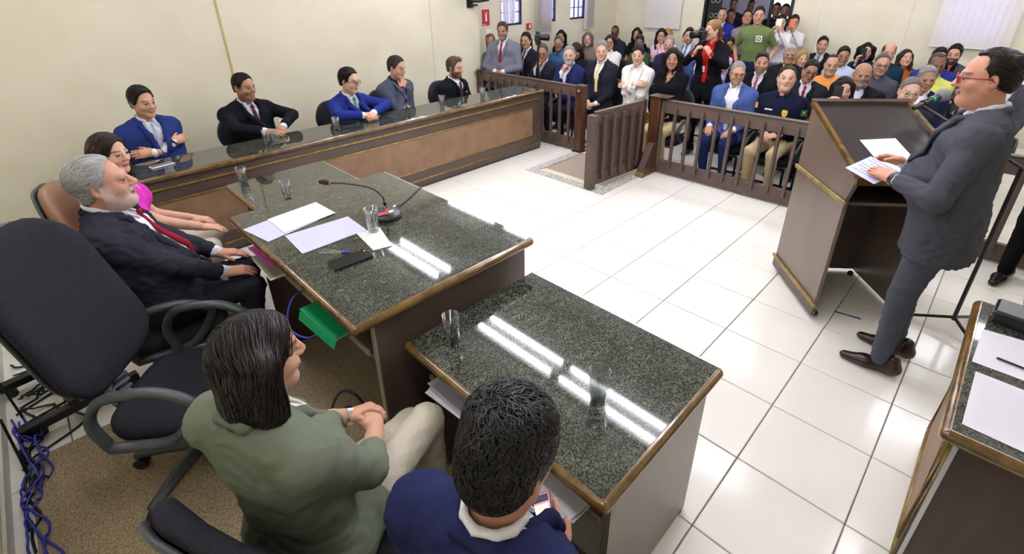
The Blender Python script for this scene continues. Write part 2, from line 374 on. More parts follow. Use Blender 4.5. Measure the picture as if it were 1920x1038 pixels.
# far wall windows with closed blinds
for n, (a, b, z0, z1) in enumerate(FW):
    w = struct(empty('window_%d' % (n + 4), (XF, (a + b) / 2, z0))); inv = Matrix.Translation((-XF, -(a + b) / 2, -z0))
    for nm, m, mt in (('frame', MB().box(XF + .05, XF + .1, a, a + .03, z0, z1).box(XF + .05, XF + .1, b - .03, b, z0, z1).box(XF + .05, XF + .1, a, b, z0, z0 + .03), 'aluminium'),
                      ('pane', MB().box(XF + .07, XF + .075, a + .035, (a + b) / 2 - .015, z0 + .035, z1), 'window_pane'), ('pane', MB().box(XF + .07, XF + .075, (a + b) / 2 + .015, b - .035, z0 + .035, z1), 'window_pane'),
                      ('mullion', MB().box(XF + .05, XF + .1, (a + b) / 2 - .015, (a + b) / 2 + .015, z0, z1), 'aluminium'), ('sill', MB().box(XF - .03, XF + .05, a - .03, b + .03, z0 - .03, z0), 'baseboard')):
        o = m.build(nm, mt, w); o.matrix_parent_inverse = inv
vblind('closed white vertical blind on the far wall left of the doorway', [(XF - .07, 2.76 + .074 * k, PI / 2 + .2) for k in range(10)], 1.14, 2.5, 'x')
vblind('closed backlit vertical blind on the far wall behind the speaker', [(XF - .10, -1.92 + .074 * k, PI / 2 + .25) for k in range(11)], 1.10, 2.5, 'x')
# doorway, folded metal gate, corridor behind
d = struct(empty('door_1', (XF, 1.535, AFL))); inv = Matrix.Translation((-XF, -1.535, -AFL))
for nm, b in (('jamb', (XF - .02, XF + .17, DOOR[0] - .05, DOOR[0], AFL, 2.12)), ('jamb', (XF - .02, XF + .17, DOOR[1], DOOR[1] + .05, AFL, 2.12)), ('head', (XF - .02, XF + .17, DOOR[0] - .05, DOOR[1] + .05, 2.12, 2.17))):
    o = bx(nm, b, 'door_metal'); o.parent = d; o.matrix_parent_inverse = inv
leaf = MB().box(XF + .02, XF + .06, 1.98, 2.24, AFL, 2.1).build('door_leaf', 'door_metal', d); leaf.matrix_parent_inverse = inv
for k in range(4):
    for q in range(2): 
        o = MB().tube(arc((XF + .015, 2.06 + .09 * q, .9 + .25 * k), .035, 0, 330, 12, 'yz'), .006, 6).build('scroll', 'aluminium', d); o.matrix_parent_inverse = inv
o = MB().box(XF + .05, XF + .09, 1.12, 1.17, AFL, 2.1).build('mullion', 'door_metal', d); o.matrix_parent_inverse = inv
struct(bx('floor_corridor', (XF, 9.3, -.6, 3.6, AFL - .1, AFL), 'baseboard')); struct(bx('ceiling_corridor', (XF + .15, 9.3, -.6, 3.6, 2.6, 2.7), 'corridor'))
struct(bx('wall_corridor_left', (XF + .15, 9.3, 3.5, 3.6, AFL, 2.6), 'corridor')); struct(bx('wall_corridor_right', (XF + .15, 9.3, -.6, -.5, AFL, 2.6), 'corridor'))
m = MB(); m.box(9.2, 9.3, -.6, 1.0, AFL, 2.6).box(9.2, 9.3, 2.0, 3.6, AFL, 2.6).box(9.2, 9.3, 1.0, 2.0, 2.2, 2.6).box(9.2, 9.3, 1.0, 2.0, AFL, .2); struct(m.build('wall_corridor_end', 'corridor'))
# fluorescent luminaires, two bare tubes in an open tray
lum = None
for gx, ys in ((0.03, (-1.65, -.53, .58, 2.25)), (-2.35, (-1.6, .3, 2.2)), (1.4, (-2.6, -.9, .4, 1.6, 2.8)), (3.4, (-2.6, -.6, 1.2, 3.0)), (5.2, (-2.6, -.8, 1.0, 2.8))):  # third row is unseen, added to brighten the well
    for y in ys:
        if lum is None:
            lum = empty('ceiling_light', (gx, y, CEIL))
            MB().box(-.16, .16, -.53, .53, -.025, 0, bev=.006).build('tray', 'lamp_body', lum)
            for s in (-1, 1):
                MB().tube([(s * .085, -.5, -.05), (s * .085, .5, -.05)], .014, 10).build('tube', 'tube', lum)
                for e in (-1, 1): MB().box(s * .085 - .015, s * .085 + .015, e * .515 - .012, e * .515 + .012, -.066, -.02).build('socket', 'white', lum)
            o = lum
        else: o = copy_tree(lum); o.location = (gx, y, CEIL)
        tag(o, 'twin tube fluorescent ceiling light', 'ceiling light', 'fluorescent lights in rows on the ceiling')
# things on the side walls
z0 = 1.50
s = empty('fire_extinguisher_sign', (2.98, YW - .004, 1.5), 0, 'red fire extinguisher sign with white pictogram on the side wall', 'sign')
MB().box(-.075, .075, -.006, .003, -.12, .12).build('plate', 'sign_red', s)
MB().box(-.018, .018, -.009, -.006, -.06, .045, bev=.002).box(-.01, .01, -.009, -.006, .045, .07).box(-.004, .028, -.009, -.006, .062, .074).box(-.07, -.02, -.009, -.006, -.11, -.098).build('pictogram', 'white', s)
s = empty('alarm_box', (3.98, YW, 1.30), 0, 'small red alarm call box on the wall between two windows', 'alarm box')
MB().box(-.05, .05, -.04, 0, -.05, .05, bev=.006).build('case', 'sign_red', s); MB().box(-.02, .02, -.043, -.04, -.03, .03).build('pane', 'white', s)
s = empty('light_switch', (3.02, YW, 1.25), 0, 'white light switch plate below the fire sign', 'switch')
MB().box(-.04, .04, -.01, 0, -.06, .06, bev=.004).build('plate', 'white', s); MB().box(-.012, .012, -.016, -.01, -.02, .02).build('rocker', 'white', s)
s = empty('television_mount', (2.10, YL, 1.78), 0, 'black television on a wall bracket at the wall end', 'television')
MB().box(-.05, .05, -.02, 0, -.08, .3).build('wall_plate', 'metal_black', s); MB().tube([(0, -.02, .0), (.06, -.16, .0), (.12, -.28, .02)], .016, 8).build('arm', 'metal_black', s)
MB().tube([(0, -.02, -.05), (.05, -.12, -.05)], .012, 8).build('brace', 'metal_black', s)
MB().box(-.36, .36, -.05, 0, 0, .44, bev=.01, T=lambda p: rframe(RAD(38), (.2, -.3, .03))(p)).build('screen_case', 'plastic_black', s)
# ================================================================== furniture
def sub(parent):
    """builder that keeps world coordinates for a child of a thing placed anywhere"""
    inv = parent.matrix_basis.inverted()
    def f(name, m, mat, p=None):
        o = m.build(name, mat, p or parent)
        if p is None: o.matrix_parent_inverse = inv
        return o
    return f
def nosing(x0, x1, y0, y1, z, r, sides):
    """half round wooden edge along chosen sides of a top"""
    m = MB(); h = .02
    def run(a, b): m.tube([a, b], r, 12)
    zz = z - r
    if 'w' in sides: run((x0, y0, zz), (x0, y1, zz))
    if 'e' in sides: run((x1, y0, zz), (x1, y1, zz))
    if 's' in sides: run((x0, y0, zz), (x1, y0, zz))
    if 'n' in sides: run((x0, y1, zz), (x1, y1, zz))
    for c, q in (((x0, y0), 'ws'), ((x0, y1), 'wn'), ((x1, y0), 'es'), ((x1, y1), 'en')):
        if q[0] in sides or q[1] in sides: m.lathe([(r * math.sin(PI * k / 8), -r * math.cos(PI * k / 8)) for k in range(9)], (c[0], c[1], zz), 12)
    return m
def desk(label, x0, x1, y0, y1, z, sides='wsn', end='brown', b=.0):
    d = empty('judges_desk', ((x0 + x1) / 2, (y0 + y1) / 2, 0), 0, label, 'desk'); P = sub(d); r = .021
    P('top', MB().box(x0 + r, x1 - .004, y0 + r, y1 - r, z - .035, z, bev=.003), 'granite')
    P('nosing', nosing(x0 + r, x1 - r * .6, y0 + r, y1 - r, z - .001, r, sides), 'nosing')
    P('edge_strip', MB().box(x1 - .006, x1, y0 + r, y1 - r, z - .035, z - .001), 'aluminium')
    P('end_panel', MB().box(x0 + .10, x1 - .03, y0 + .035, y0 + .060, b, z - .035), end); P('end_panel', MB().box(x0 + .10, x1 - .03, y1 - .060, y1 - .035, b, z - .035), end)
    P('front_panel', MB().box(x1 - .055, x1 - .03, y0 + .06, y1 - .06, .04, z - .035), 'brown')
    P('shelf', MB().box(x0 + .08, x1 - .06, y0 + .06, y1 - .06, z - .20, z - .18), 'brown'); P('shelf_edge', MB().box(x0 + .072, x0 + .08, y0 + .06, y1 - .06, z - .202, z - .178), 'grey_panel')
    P('panel_edge', MB().box(x0 + .094, x0 + .1, y0 + .035, y0 + .060, b, z - .035), 'grey_panel')
    for yy in (y0 + .045, y1 - .045): P('cap', MB().lathe([(.012, 0), (.012, .03)], (x1 - .06, yy, -.0)), 'plastic_black')
    return d
CZ, SZ, BZ = .92, .765, .777
desk('tall central granite-topped desk carrying the gooseneck microphone', -2.155, -1.21, -.77, .575, CZ, b=.0055)
desk('lower granite-topped desk with two glasses between green-blazer woman and well', -1.975, -1.25, -1.735, -.775, SZ, 'ws', 'brown_lit', .0055)
desk('lower granite-topped desk beside the long bench, two water glasses on it', -1.92, -1.205, .58, 1.545, SZ, 'wn')
# opposite desk at the right edge of the well
d = empty('side_bench', (-.57, -2.6, 0), 0, 'granite-topped bench with printed sheets beside the speaker', 'bench'); P = sub(d)
P('top', MB().box(-1.02, -.10, -2.95, -2.335, SZ - .035, SZ, bev=.003), 'granite'); P('nosing', nosing(-1.02, -.10, -2.95, -2.335, SZ - .001, .024, 'wne'), 'nosing')
P('end_panel', MB().box(-.985, -.96, -2.93, -2.36, 0, SZ - .035), 'dark_brown'); P('end_panel', MB().box(-.16, -.135, -2.93, -2.36, 0, SZ - .035), 'dark_brown')
P('front_panel', MB().box(-.96, -.16, -2.385, -2.36, .0, SZ - .035), 'brown'); P('front_inlay', MB().box(-.90, -.22, -2.362, -2.352, .12, SZ - .16), 'tan_panel')
def mould(m, x0, x1, z0, z1, y, r=.010, s=1):
    m.tube([(x0, y, z0), (x1, y, z0), (x1, y, z1), (x0, y, z1)], r, 8, closed=True); return m
P('moulding', mould(MB(), -.90, -.22, .12, SZ - .16, -2.352), 'gilt'); P('moulding', mould(MB(), -.95, -.17, .05, SZ - .08, -2.357), 'gilt')
P('corner_strip', MB().box(-.99, -.982, -2.372, -2.36, 0, SZ - .04), 'aluminium')
# long bench along the left wall
BX0, BX1, BY0, BY1 = -2.75, 1.98, 2.06, 2.50
d = empty('long_bench', (-.4, 2.28, 0), 0, 'long granite-topped bench with gilt mouldings along the cream wall', 'bench'); P = sub(d)
P('top', MB().box(BX0, BX1 + .005, BY0 - .0, BY1, BZ - .035, BZ, bev=.003), 'granite')
P('nosing', nosing(BX0, BX1 + .01, BY0 - .005, BY1, BZ - .001, .02, 'se'), 'nosing')
P('front_panel', MB().box(BX0, BX1, BY0 + .01, BY0 + .035, .03, BZ - .035), 'brown'); P('plinth', MB().box(BX0, BX1 - .01, BY0 + .02, BY0 + .04, 0, .03), 'dark_brown')
P('end_panel', MB().box(BX1 - .03, BX1, BY0 + .035, BY1, 0, BZ - .035), 'brown'); P('end_panel', MB().box(BX0, BX0 + .03, BY0 + .035, BY1, 0, BZ - .035), 'brown')
P('moulding', mould(MB(), BX0 + .06, 1.915, .092, .668, BY0 + .008, .011), 'gilt')
P('inlay', MB().box(BX0 + .16, 1.815, BY0 + .004, BY0 + .012, .20, .56), 'tan_panel'); P('moulding', mould(MB(), BX0 + .16, 1.815, .20, .565, BY0 + .006, .009), 'gilt')
P('shelf', MB().box(BX0 + .03, BX1 - .03, BY0 + .035, BY0 + .12, .60, .62), 'brown')
# railings
def rail(label, x, y0, y1, bal, post=None):
    d = empty('balustrade', (x, (y0 + y1) / 2, 0), 0, label, 'railing'); P = sub(d)
    P('top_rail', MB().box(x - .02, x + .025, y0, y1, .70, .83, bev=.004), 'rail_brown'); P('cap', MB().box(x - .03, x + .035, y0, y1, .83, .842, bev=.003), 'rail_brown')
    P('bottom_rail', MB().box(x - .02, x + .025, y0, y1, .02, .165, bev=.004), 'rail_brown')
    for y in bal: P('baluster', MB().box(x - .055, x - .02, y - .014, y + .014, .10, .775, bev=.003), 'rail_brown')
    return d, P
d, P = rail('brown slatted railing between the wall corner and the gate opening', 2.20, 1.66, 3.54, [1.76 + .15 * k for k in range(12)])
P('post', MB().box(2.155, 2.265, 1.55, 1.66, 0, .855, bev=.005), 'post_wood'); P('post', MB().box(2.16, 2.26, 3.44, 3.54, 0, .855, bev=.005), 'post_wood')
P('post_foot', MB().box(2.14, 2.28, 1.535, 1.675, 0, .012), 'metal_black'); P('latch', MB().tube(arc((2.145, 1.60, .79), .014, 0, 330, 10, 'yz'), .004, 6), 'chrome'); P('latch_plate', MB().box(2.148, 2.155, 1.57, 1.63, .775, .80), 'chrome')
P('wall_clip', MB().box(2.12, 2.17, 3.50, 3.545, .80, .83), 'aluminium')
d, P = rail('long brown slatted railing in front of the seated police officer', 2.20, -3.95, .50, [.45 - .15 * k for k in range(29)])
P('post', MB().box(2.14, 2.26, .48, .60, 0, .86, bev=.005), 'post_wood'); P('post_top', MB().box(2.13, 2.29, .40, .62, .86, .875, bev=.003), 'dark_brown')
P('gusset', MB().prism([(2.14, .485, .02), (1.93, .485, .02), (1.93, .485, .06), (2.10, .485, .34), (2.14, .485, .34)], (0, .025, 0)), 'post_wood'); P('gusset', MB().prism([(2.14, .535, .02), (1.93, .535, .02), (1.93, .535, .06), (2.10, .535, .34), (2.14, .535, .34)], (0, .025, 0)), 'post_wood')
P('gusset_cap', MB().prism([(1.925, .485, .06), (1.93, .485, .075), (2.10, .485, .355), (2.14, .485, .355), (2.14, .485, .34), (2.10, .485, .34)], (0, .075, 0)), 'rail_brown')
P('foot', MB().box(1.92, 2.27, .475, .570, 0, .018), 'gilt'); P('foot_block', MB().box(1.915, 1.94, .48, .565, .018, .06), 'gilt')
# open gate leaf, swung into the well
gy = math.atan2(.725 - .655, 1.245 - 2.125); gl = math.hypot(.07, .88)
d = empty('gate', (2.125, .655, .0), gy, 'open low brown gate leaf swung into the white-tiled well', 'gate')
def G(name, m, mat): return m.build(name, mat, d)
G('top_rail', MB().box(.0, gl - .05, -.022, .022, .70, .83, bev=.004), 'rail_brown'); G('bottom_rail', MB().box(.0, gl - .05, -.022, .022, .035, .165, bev=.004), 'rail_brown')
G('panel', MB().box(.02, gl - .06, -.010, .008, .12, .75), 'brown')
G('end_post', MB().box(gl - .06, gl + .02, -.045, .05, .012, .80, bev=.004), 'rail_brown'); G('hinge_stile', MB().box(-.0, .03, -.024, .024, .035, .83), 'post_wood')
for k in range(5): G('baluster', MB().box(.10 + .152 * k, .128 + .152 * k, .022, .058, .09, .775, bev=.003), 'rail_brown')
for zz in (.2, .65): G('hinge', MB().box(-.012, .016, .022, .058, zz - .04, zz + .04), 'brass')
G('bolt', MB().tube([(gl - .04, .045, .74), (gl - .04, .075, .74)], .010, 8), 'chrome')
# lectern
ly = math.atan2(.411, .495)
lect = empty('lectern', (.475, -1.665, 0), ly, 'tall brown wooden lectern with sloped top and gilt edges', 'lectern')
def L(name, m, mat): return m.build(name, mat, lect)
LW, LD = .58, .63                                    # width (towards local -y), depth (local +x)
prof = [(0, 0, .03), (LD, 0, .03), (LD, 0, 1.262), (-.055, 0, 1.005), (-.03, 0, .93), (0.0, 0, .85)]
for yy in (0, -LW + .022): L('side_panel', MB().prism([(p[0], yy - .022, p[2]) for p in prof], (0, .022, 0)), 'brown_lit')
L('front_panel', MB().box(LD - .022, LD, -LW + .0, -.022, .03, 1.24), 'brown')
sl = (1.262 - 1.005) / (LD + .055)
def slope(x0, x1, y0, y1, t0, t1): return MB().prism([(x0, y0, 1.005 + sl * (x0 + .055) + t0), (x1, y0, 1.005 + sl * (x1 + .055) + t0), (x1, y0, 1.005 + sl * (x1 + .055) + t1), (x0, y0, 1.005 + sl * (x0 + .055) + t1)], (0, y1 - y0, 0))
L('reading_board', slope(-.055, LD, -LW, 0, -.02, .004), 'lectern_board')
L('edge_strip', slope(-.065, LD + .005, -.012, .012, -.004, .024), 'nosing'); L('edge_strip', slope(-.065, LD + .005, -LW - .012 - .0, -LW + .012, -.004, .024), 'nosing')
L('edge_strip', slope(-.075, -.05, -LW - .012, .012, -.03, .016), 'nosing'); L('back_ledge', slope(LD - .02, LD + .012, -LW - .01, .01, -.02, .03), 'dark_brown')
L('inner_shelf', MB().box(.03, LD - .02, -LW + .022, -.022, .80, .82), 'brown')
for yy, e in ((0, .014), (-LW, -.014)):
    y0, y1 = (yy, yy + e) if e > 0 else (yy + e, yy)
    L('moulding', MB().box(-.02, LD + .015, y0, y1, .815, .845, bev=.005), 'gilt'); L('moulding', MB().box(-.03, LD + .02, y0, y1 + .004, .10, .125, bev=.004), 'gilt')
L('kick_strip', MB().box(-.01, LD + .01, 0, .006, .03, .10), 'brown')
for fx in (.05, LD - .06):
    for fy in (-.05, -LW + .05): L('foot', MB().lathe([(.018, 0), (.02, .02), (.012, .03)], (fx, fy, 0), 12), 'plastic_black')
# ---------------------------------------------------------------- chairs
def loop_arm(x0, x1, y, z0, z1, r=.019):
    pts = spline([(x0, y, z0), (x0 - .03, y, (z0 + z1) / 2), (x0 + .02, y, z1 - .03), (x0 + .10, y, z1), (x1 - .10, y, z1), (x1 - .0, y, z1 - .05), (x1 + .01, y, (z0 + z1) / 2 + .02), (x1 - .10, y, z0 + .015), (x0 + .06, y, z0)], 5)
    return MB().tube(pts[:-1], r, 8, closed=True, flat=(1.0, 1.25))
def rounded_pad(w, d, t, r, dome=.0, n=6):
    """rounded-rectangle cushion, w along y, d along x, thickness t"""
    out = []
    for cx, cy, a0 in ((d / 2 - r, w / 2 - r, 0), (-d / 2 + r, w / 2 - r, 90), (-d / 2 + r, -w / 2 + r, 180), (d / 2 - r, -w / 2 + r, 270)):
        for k in range(n + 1): a = RAD(a0 + 90 * k / n); out.append((cx + r * math.cos(a), cy + r * math.sin(a)))
    m = MB(); N = len(out); vs = []; rings = [(.90, 0), (.985, .25 * t), (1, .5 * t), (.985, .8 * t), (.93, t), (.75, t + dome * .6), (.4, t + dome)]
    for s, z in rings: vs += [(x * s, y * s, z) for x, y in out]
    fs = [[i * N + k, i * N + (k + 1) % N, (i + 1) * N + (k + 1) % N, (i + 1) * N + k] for i in range(len(rings) - 1) for k in range(N)]
    fs += [list(range(N))[::-1], [(len(rings) - 1) * N + k for k in range(N)]]
    return m.add(vs, fs, 0, True)
def tilt_pts(m, f): m.v = [f(p) for p in m.v]; return m
def star_base(P, h=.36):
    for k in range(5):
        a = 2 * PI * k / 5 + PI / 5; c, s = math.cos(a), math.sin(a)
        m = MB().tube([(0.03 * c, .03 * s, .115), (.16 * c, .16 * s, .105), (.31 * c, .31 * s, .075)], [.036, .032, .022], 8, flat=(.7, 1.1)); P('base_arm', m, 'plastic_grey')
        m = MB().tube([(.30 * c - .024 * s, .30 * s + .024 * c, .028), (.30 * c + .024 * s, .30 * s - .024 * c, .028)], .028, 12); P('caster', m, 'plastic_black')
    P('gas_lift', MB().tube([(0, 0, .08), (0, 0, h)], [.03, .024], 12), 'plastic_black')
def office_chair(label, loc, yaw, seat=.46, back_h=.58, back_w=.47, back_bottom=.12, recline=12, arms=True, base='star', mat='chair_fabric', cat='chair', group=None, name='office_chair', wid=1.0, deep=1.0):
    r = empty(name, loc, yaw, label, cat, group)
    def P(n, m, mt): return m.build(n, mt, r)
    P('seat', tilt_pts(rounded_pad(.49 * wid, .47 * deep, .07, .14, .006), lambda p: (p[0] + .02, p[1], p[2] + seat - .07)), mat)
    P('seat_shell', tilt_pts(rounded_pad(.47 * wid, .45 * deep, .025, .14), lambda p: (p[0] + .02, p[1], p[2] + seat - .09)), 'plastic_grey')
    ra = RAD(recline); zb = seat + back_bottom
    def bk(p):   # pad lies in x-y with thickness z -> stand it up
        h = p[0] + back_h / 2; th = p[2]; w = p[1] * (1 - .10 * max(0, h / back_h - .5) * 2)
        curve = .035 * (1 - (2 * p[1] / back_w) ** 2)
        x = -.21 - curve + th; return (x * 1 - math.sin(ra) * h, w, zb + math.cos(ra) * h)
    P('backrest', tilt_pts(rounded_pad(back_w, back_h, .06, .17, .01), bk), mat)
    P('back_shell', tilt_pts(rounded_pad(back_w * .97, back_h * .98, .02, .17), lambda p: bk((p[0], p[1], p[2] - .025))), 'plastic_grey')
    P('spine', MB().tube(spline([(-.05, 0, seat - .10), (-.24, 0, seat - .09), (-.285, 0, seat + .02), (-.30, 0, zb + .15)], 5), .03, 8, flat=(.5, 1.3)), 'plastic_black')
    if arms:
        for s in (-1, 1): P('armrest', loop_arm(-.14, .19 * deep, s * (.275 if wid == 1 else .228), seat - .05, seat + (.205 if wid == 1 else .19), .019 if wid == 1 else .013), 'plastic_grey')
    if base == 'star': star_base(P, seat - .08)
    else:
        for s in (-1, 1): P('leg', MB().tube(spline([(.18, s * .22 * wid, seat - .08), (.20, s * .23 * wid, .2), (.18, s * .235 * wid, .016), (.0, s * .235 * wid, .014), (-.20, s * .235 * wid, .014)], 5), .013, 8), 'metal_black')
        P('crossbar', MB().tube([(.18, -.22 * wid, seat - .09), (.18, .22 * wid, seat - .09)], .012, 8), 'metal_black'); P('crossbar', MB().tube([(-.15, -.2 * wid, seat - .09), (-.15, .2 * wid, seat - .09)], .012, 8), 'metal_black')
        P('floor_bar', MB().tube([(-.2, -.235 * wid, .014), (-.2, .235 * wid, .014)], .013, 8), 'metal_black')
    return r
# ================================================================== people: smooth implicit bodies, polygonised with surface nets
F32 = np.float32
class Cone:
    def __init__(s, a, b, ra, rb, S=(1, 1, 1), k=.02, col=None, op='+'):
        s.a, s.b, s.ra, s.rb, s.S, s.k, s.col, s.op = np.array(a, float), np.array(b, float), ra, rb, np.array(S, float), k, col, op
        m = max(ra, rb) * s.S; s.lo = np.minimum(s.a, s.b) - m; s.hi = np.maximum(s.a, s.b) + m
    def ev(s, x, y, z):
        B = (s.b - s.a) / s.S; bb = max(float(B @ B), 1e-9)
        u, v, w = (x - s.a[0]) / s.S[0], (y - s.a[1]) / s.S[1], (z - s.a[2]) / s.S[2]
        t = np.clip((u * B[0] + v * B[1] + w * B[2]) / bb, 0, 1)
        u, v, w = u - t * B[0], v - t * B[1], w - t * B[2]
        return (np.sqrt(u * u + v * v + w * w) - (s.ra + (s.rb - s.ra) * t)) * s.S.min()
class Ell:
    def __init__(s, c, r, R=None, k=.02, col=None, op='+'):
        s.c, s.r, s.R, s.k, s.col, s.op = np.array(c, float), np.array(r, float), R, k, col, op
        e = s.r if R is None else np.sqrt(((R * s.r[None, :]) ** 2).sum(1)); s.lo = s.c - e; s.hi = s.c + e
    def ev(s, x, y, z):
        x, y, z = x - s.c[0], y - s.c[1], z - s.c[2]
        if s.R is not None: R = s.R; x, y, z = R[0, 0] * x + R[1, 0] * y + R[2, 0] * z, R[0, 1] * x + R[1, 1] * y + R[2, 1] * z, R[0, 2] * x + R[1, 2] * y + R[2, 2] * z
        a, b, c = x / s.r[0], y / s.r[1], z / s.r[2]; k0 = np.sqrt(a * a + b * b + c * c)
        k1 = np.sqrt((a / s.r[0]) ** 2 + (b / s.r[1]) ** 2 + (c / s.r[2]) ** 2) + 1e-6
        return k0 * (k0 - 1) / k1
class Half:
    """everything on the side n.p > d is removed"""
    def __init__(s, n, d, k=0): s.n, s.d, s.k, s.op, s.col = np.array(n, float) / np.linalg.norm(n), d, k, '-', None; s.lo = s.hi = None
    def ev(s, x, y, z): return s.d - (s.n[0] * x + s.n[1] * y + s.n[2] * z)
class Wedge:
    """V shaped front opening: apex low, opening upward, on the +x side"""
    def __init__(s, x0, z0, slope, zt, half=.0): s.x0, s.z0, s.sl, s.zt, s.h = x0, z0, slope, zt, half; s.op = '-'; s.k = 0; s.col = None; s.lo = s.hi = None
    def ev(s, x, y, z):
        e = np.abs(y) - s.h - (z - s.z0) * s.sl
        return np.maximum(np.maximum(e / math.sqrt(1 + s.sl ** 2), s.x0 - x), np.maximum(z - s.zt, s.z0 - z))
def polygonise(prims, h, disp=None):
    pos = [p for p in prims if p.op == '+']
    lo = np.min([p.lo for p in pos], 0) - 2.5 * h - .004; hi = np.max([p.hi for p in pos], 0) + 2.5 * h + .004
    n = np.ceil((hi - lo) / h).astype(int) + 1
    ax = [(lo[i] + h * np.arange(n[i])).astype(F32) for i in range(3)]
    D = np.full(n, 1.0, F32)
    for p in prims:
        if p.lo is None: sl = (slice(None),) * 3
        else:
            pad = p.k + 2 * h
            i0 = np.clip(np.floor((p.lo - pad - lo) / h).astype(int), 0, n - 1); i1 = np.clip(np.ceil((p.hi + pad - lo) / h).astype(int) + 1, 1, n)
            if (i1 <= i0).any(): continue
            sl = tuple(slice(a, b) for a, b in zip(i0, i1))
        x, y, z = ax[0][sl[0]][:, None, None], ax[1][sl[1]][None, :, None], ax[2][sl[2]][None, None, :]
        e = p.ev(x, y, z).astype(F32); d = D[sl]
        if p.op == '+':
            if p.k > 1e-4:
                t = np.clip(.5 + .5 * (d - e) / p.k, 0, 1); D[sl] = d * (1 - t) + e * t - p.k * t * (1 - t)
            else: D[sl] = np.minimum(d, e)
        else:
            if p.k > 1e-4:
                t = np.clip(.5 - .5 * (d + e) / p.k, 0, 1); D[sl] = d * (1 - t) - e * t + p.k * t * (1 - t)
            else: D[sl] = np.maximum(d, -e)
    if disp is not None: D += disp(ax[0][:, None, None], ax[1][None, :, None], ax[2][None, None, :]).astype(F32)
    s = D < 0; nc = n - 1; tot = int(nc.prod()); st = np.array([nc[1] * nc[2], nc[2], 1])
    S3 = np.zeros((tot, 3)); cnt = np.zeros(tot); quads = []
    for a in range(3):
        b, c = (a + 1) % 3, (a + 2) % 3
        A = [slice(None)] * 3; Bq = [slice(None)] * 3; A[a] = slice(0, -1); Bq[a] = slice(1, None)
        I = np.argwhere(s[tuple(A)] != s[tuple(Bq)])
        if not len(I): continue
        J = I.copy(); J[:, a] += 1
        d0 = D[I[:, 0], I[:, 1], I[:, 2]]; d1 = D[J[:, 0], J[:, 1], J[:, 2]]; t = d0 / (d0 - d1)
        pos_ = I.astype(float); pos_[:, a] += t
        ok = (I[:, b] > 0) & (I[:, c] > 0) & (I[:, b] < n[b] - 1) & (I[:, c] < n[c] - 1); I, pos_, d0 = I[ok], pos_[ok], d0[ok]
        cells = []
        for db, dc in ((-1, -1), (0, -1), (0, 0), (-1, 0)):
            K = I.copy(); K[:, b] += db; K[:, c] += dc; f = K @ st; cells.append(f)
            cnt += np.bincount(f, minlength=tot)
            for q in range(3): S3[:, q] += np.bincount(f, weights=pos_[:, q], minlength=tot)
        q = np.stack(cells, 1); flip = d0 > 0; q[flip] = q[flip][:, ::-1]; quads.append(q)
    used = np.nonzero(cnt)[0]; idx = np.full(tot, -1); idx[used] = np.arange(len(used))
    V = S3[used] / cnt[used][:, None] * h + lo
    return V, idx[np.concatenate(quads)]
def colour_of(V, prims, default):
    ps = [p for p in prims if p.op == '+' and p.col is not None]; best = np.full(len(V), 1e9); C = np.tile(np.array(default, float), (len(V), 1)); T = np.zeros(len(V), int)
    for p in ps:
        e = p.ev(V[:, 0], V[:, 1], V[:, 2]); m = e < best; best[m] = e[m]; C[m] = p.col; T[m] = getattr(p, 'tag', 0)
    return C, T
class Shell:
    """several polygon shells gathered into one mesh"""
    def __init__(s): s.V, s.F, s.C, s.M, s.n = [], [], [], [], 0
    def add(s, V, F, C, mi=0):
        C = np.asarray(C, float); C = np.tile(C, (len(V), 1)) if C.ndim == 1 else C
        s.V.append(V); s.F.append(np.asarray(F) + s.n); s.C.append(C); s.M.append(np.full(len(F), mi)); s.n += len(V)
    def mesh(s, name, mats):
        V, F, C, M = np.concatenate(s.V), np.concatenate(s.F), np.concatenate(s.C), np.concatenate(s.M)
        me = bpy.data.meshes.new(name); me.vertices.add(len(V)); me.vertices.foreach_set('co', V.astype(F32).ravel())
        me.loops.add(F.size); me.loops.foreach_set('vertex_index', F.astype(np.int32).ravel())
        me.polygons.add(len(F)); me.polygons.foreach_set('loop_start', np.arange(0, F.size, 4, dtype=np.int32)); me.polygons.foreach_set('loop_total', np.full(len(F), 4, np.int32))
        for m in mats: me.materials.append(MATS[m])
        me.polygons.foreach_set('material_index', M.astype(np.int32)); me.polygons.foreach_set('use_smooth', np.ones(len(F), bool))
        at = me.attributes.new('Col', 'FLOAT_COLOR', 'POINT'); at.data.foreach_set('color', np.concatenate([C, np.ones((len(C), 1))], 1).astype(F32).ravel())
        me.update(calc_edges=True); me.validate(); return me
def smooth01(x, a, b): t = np.clip((x - a) / (b - a), 0, 1); return t * t * (3 - 2 * t)
def uvsphere(c, r, n=10, m=8):
    V = []; F = []
    for i in range(m + 1):
        th = PI * (i + .02) / (m + .04)
        for k in range(n): ph = 2 * PI * k / n; V.append((c[0] + r * math.cos(th), c[1] + r * math.sin(th) * math.cos(ph), c[2] + r * math.sin(th) * math.sin(ph)))
    for i in range(m):
        for k in range(n): F.append((i * n + k, (i + 1) * n + k, (i + 1) * n + (k + 1) % n, i * n + (k + 1) % n))
    return np.array(V), np.array(F)
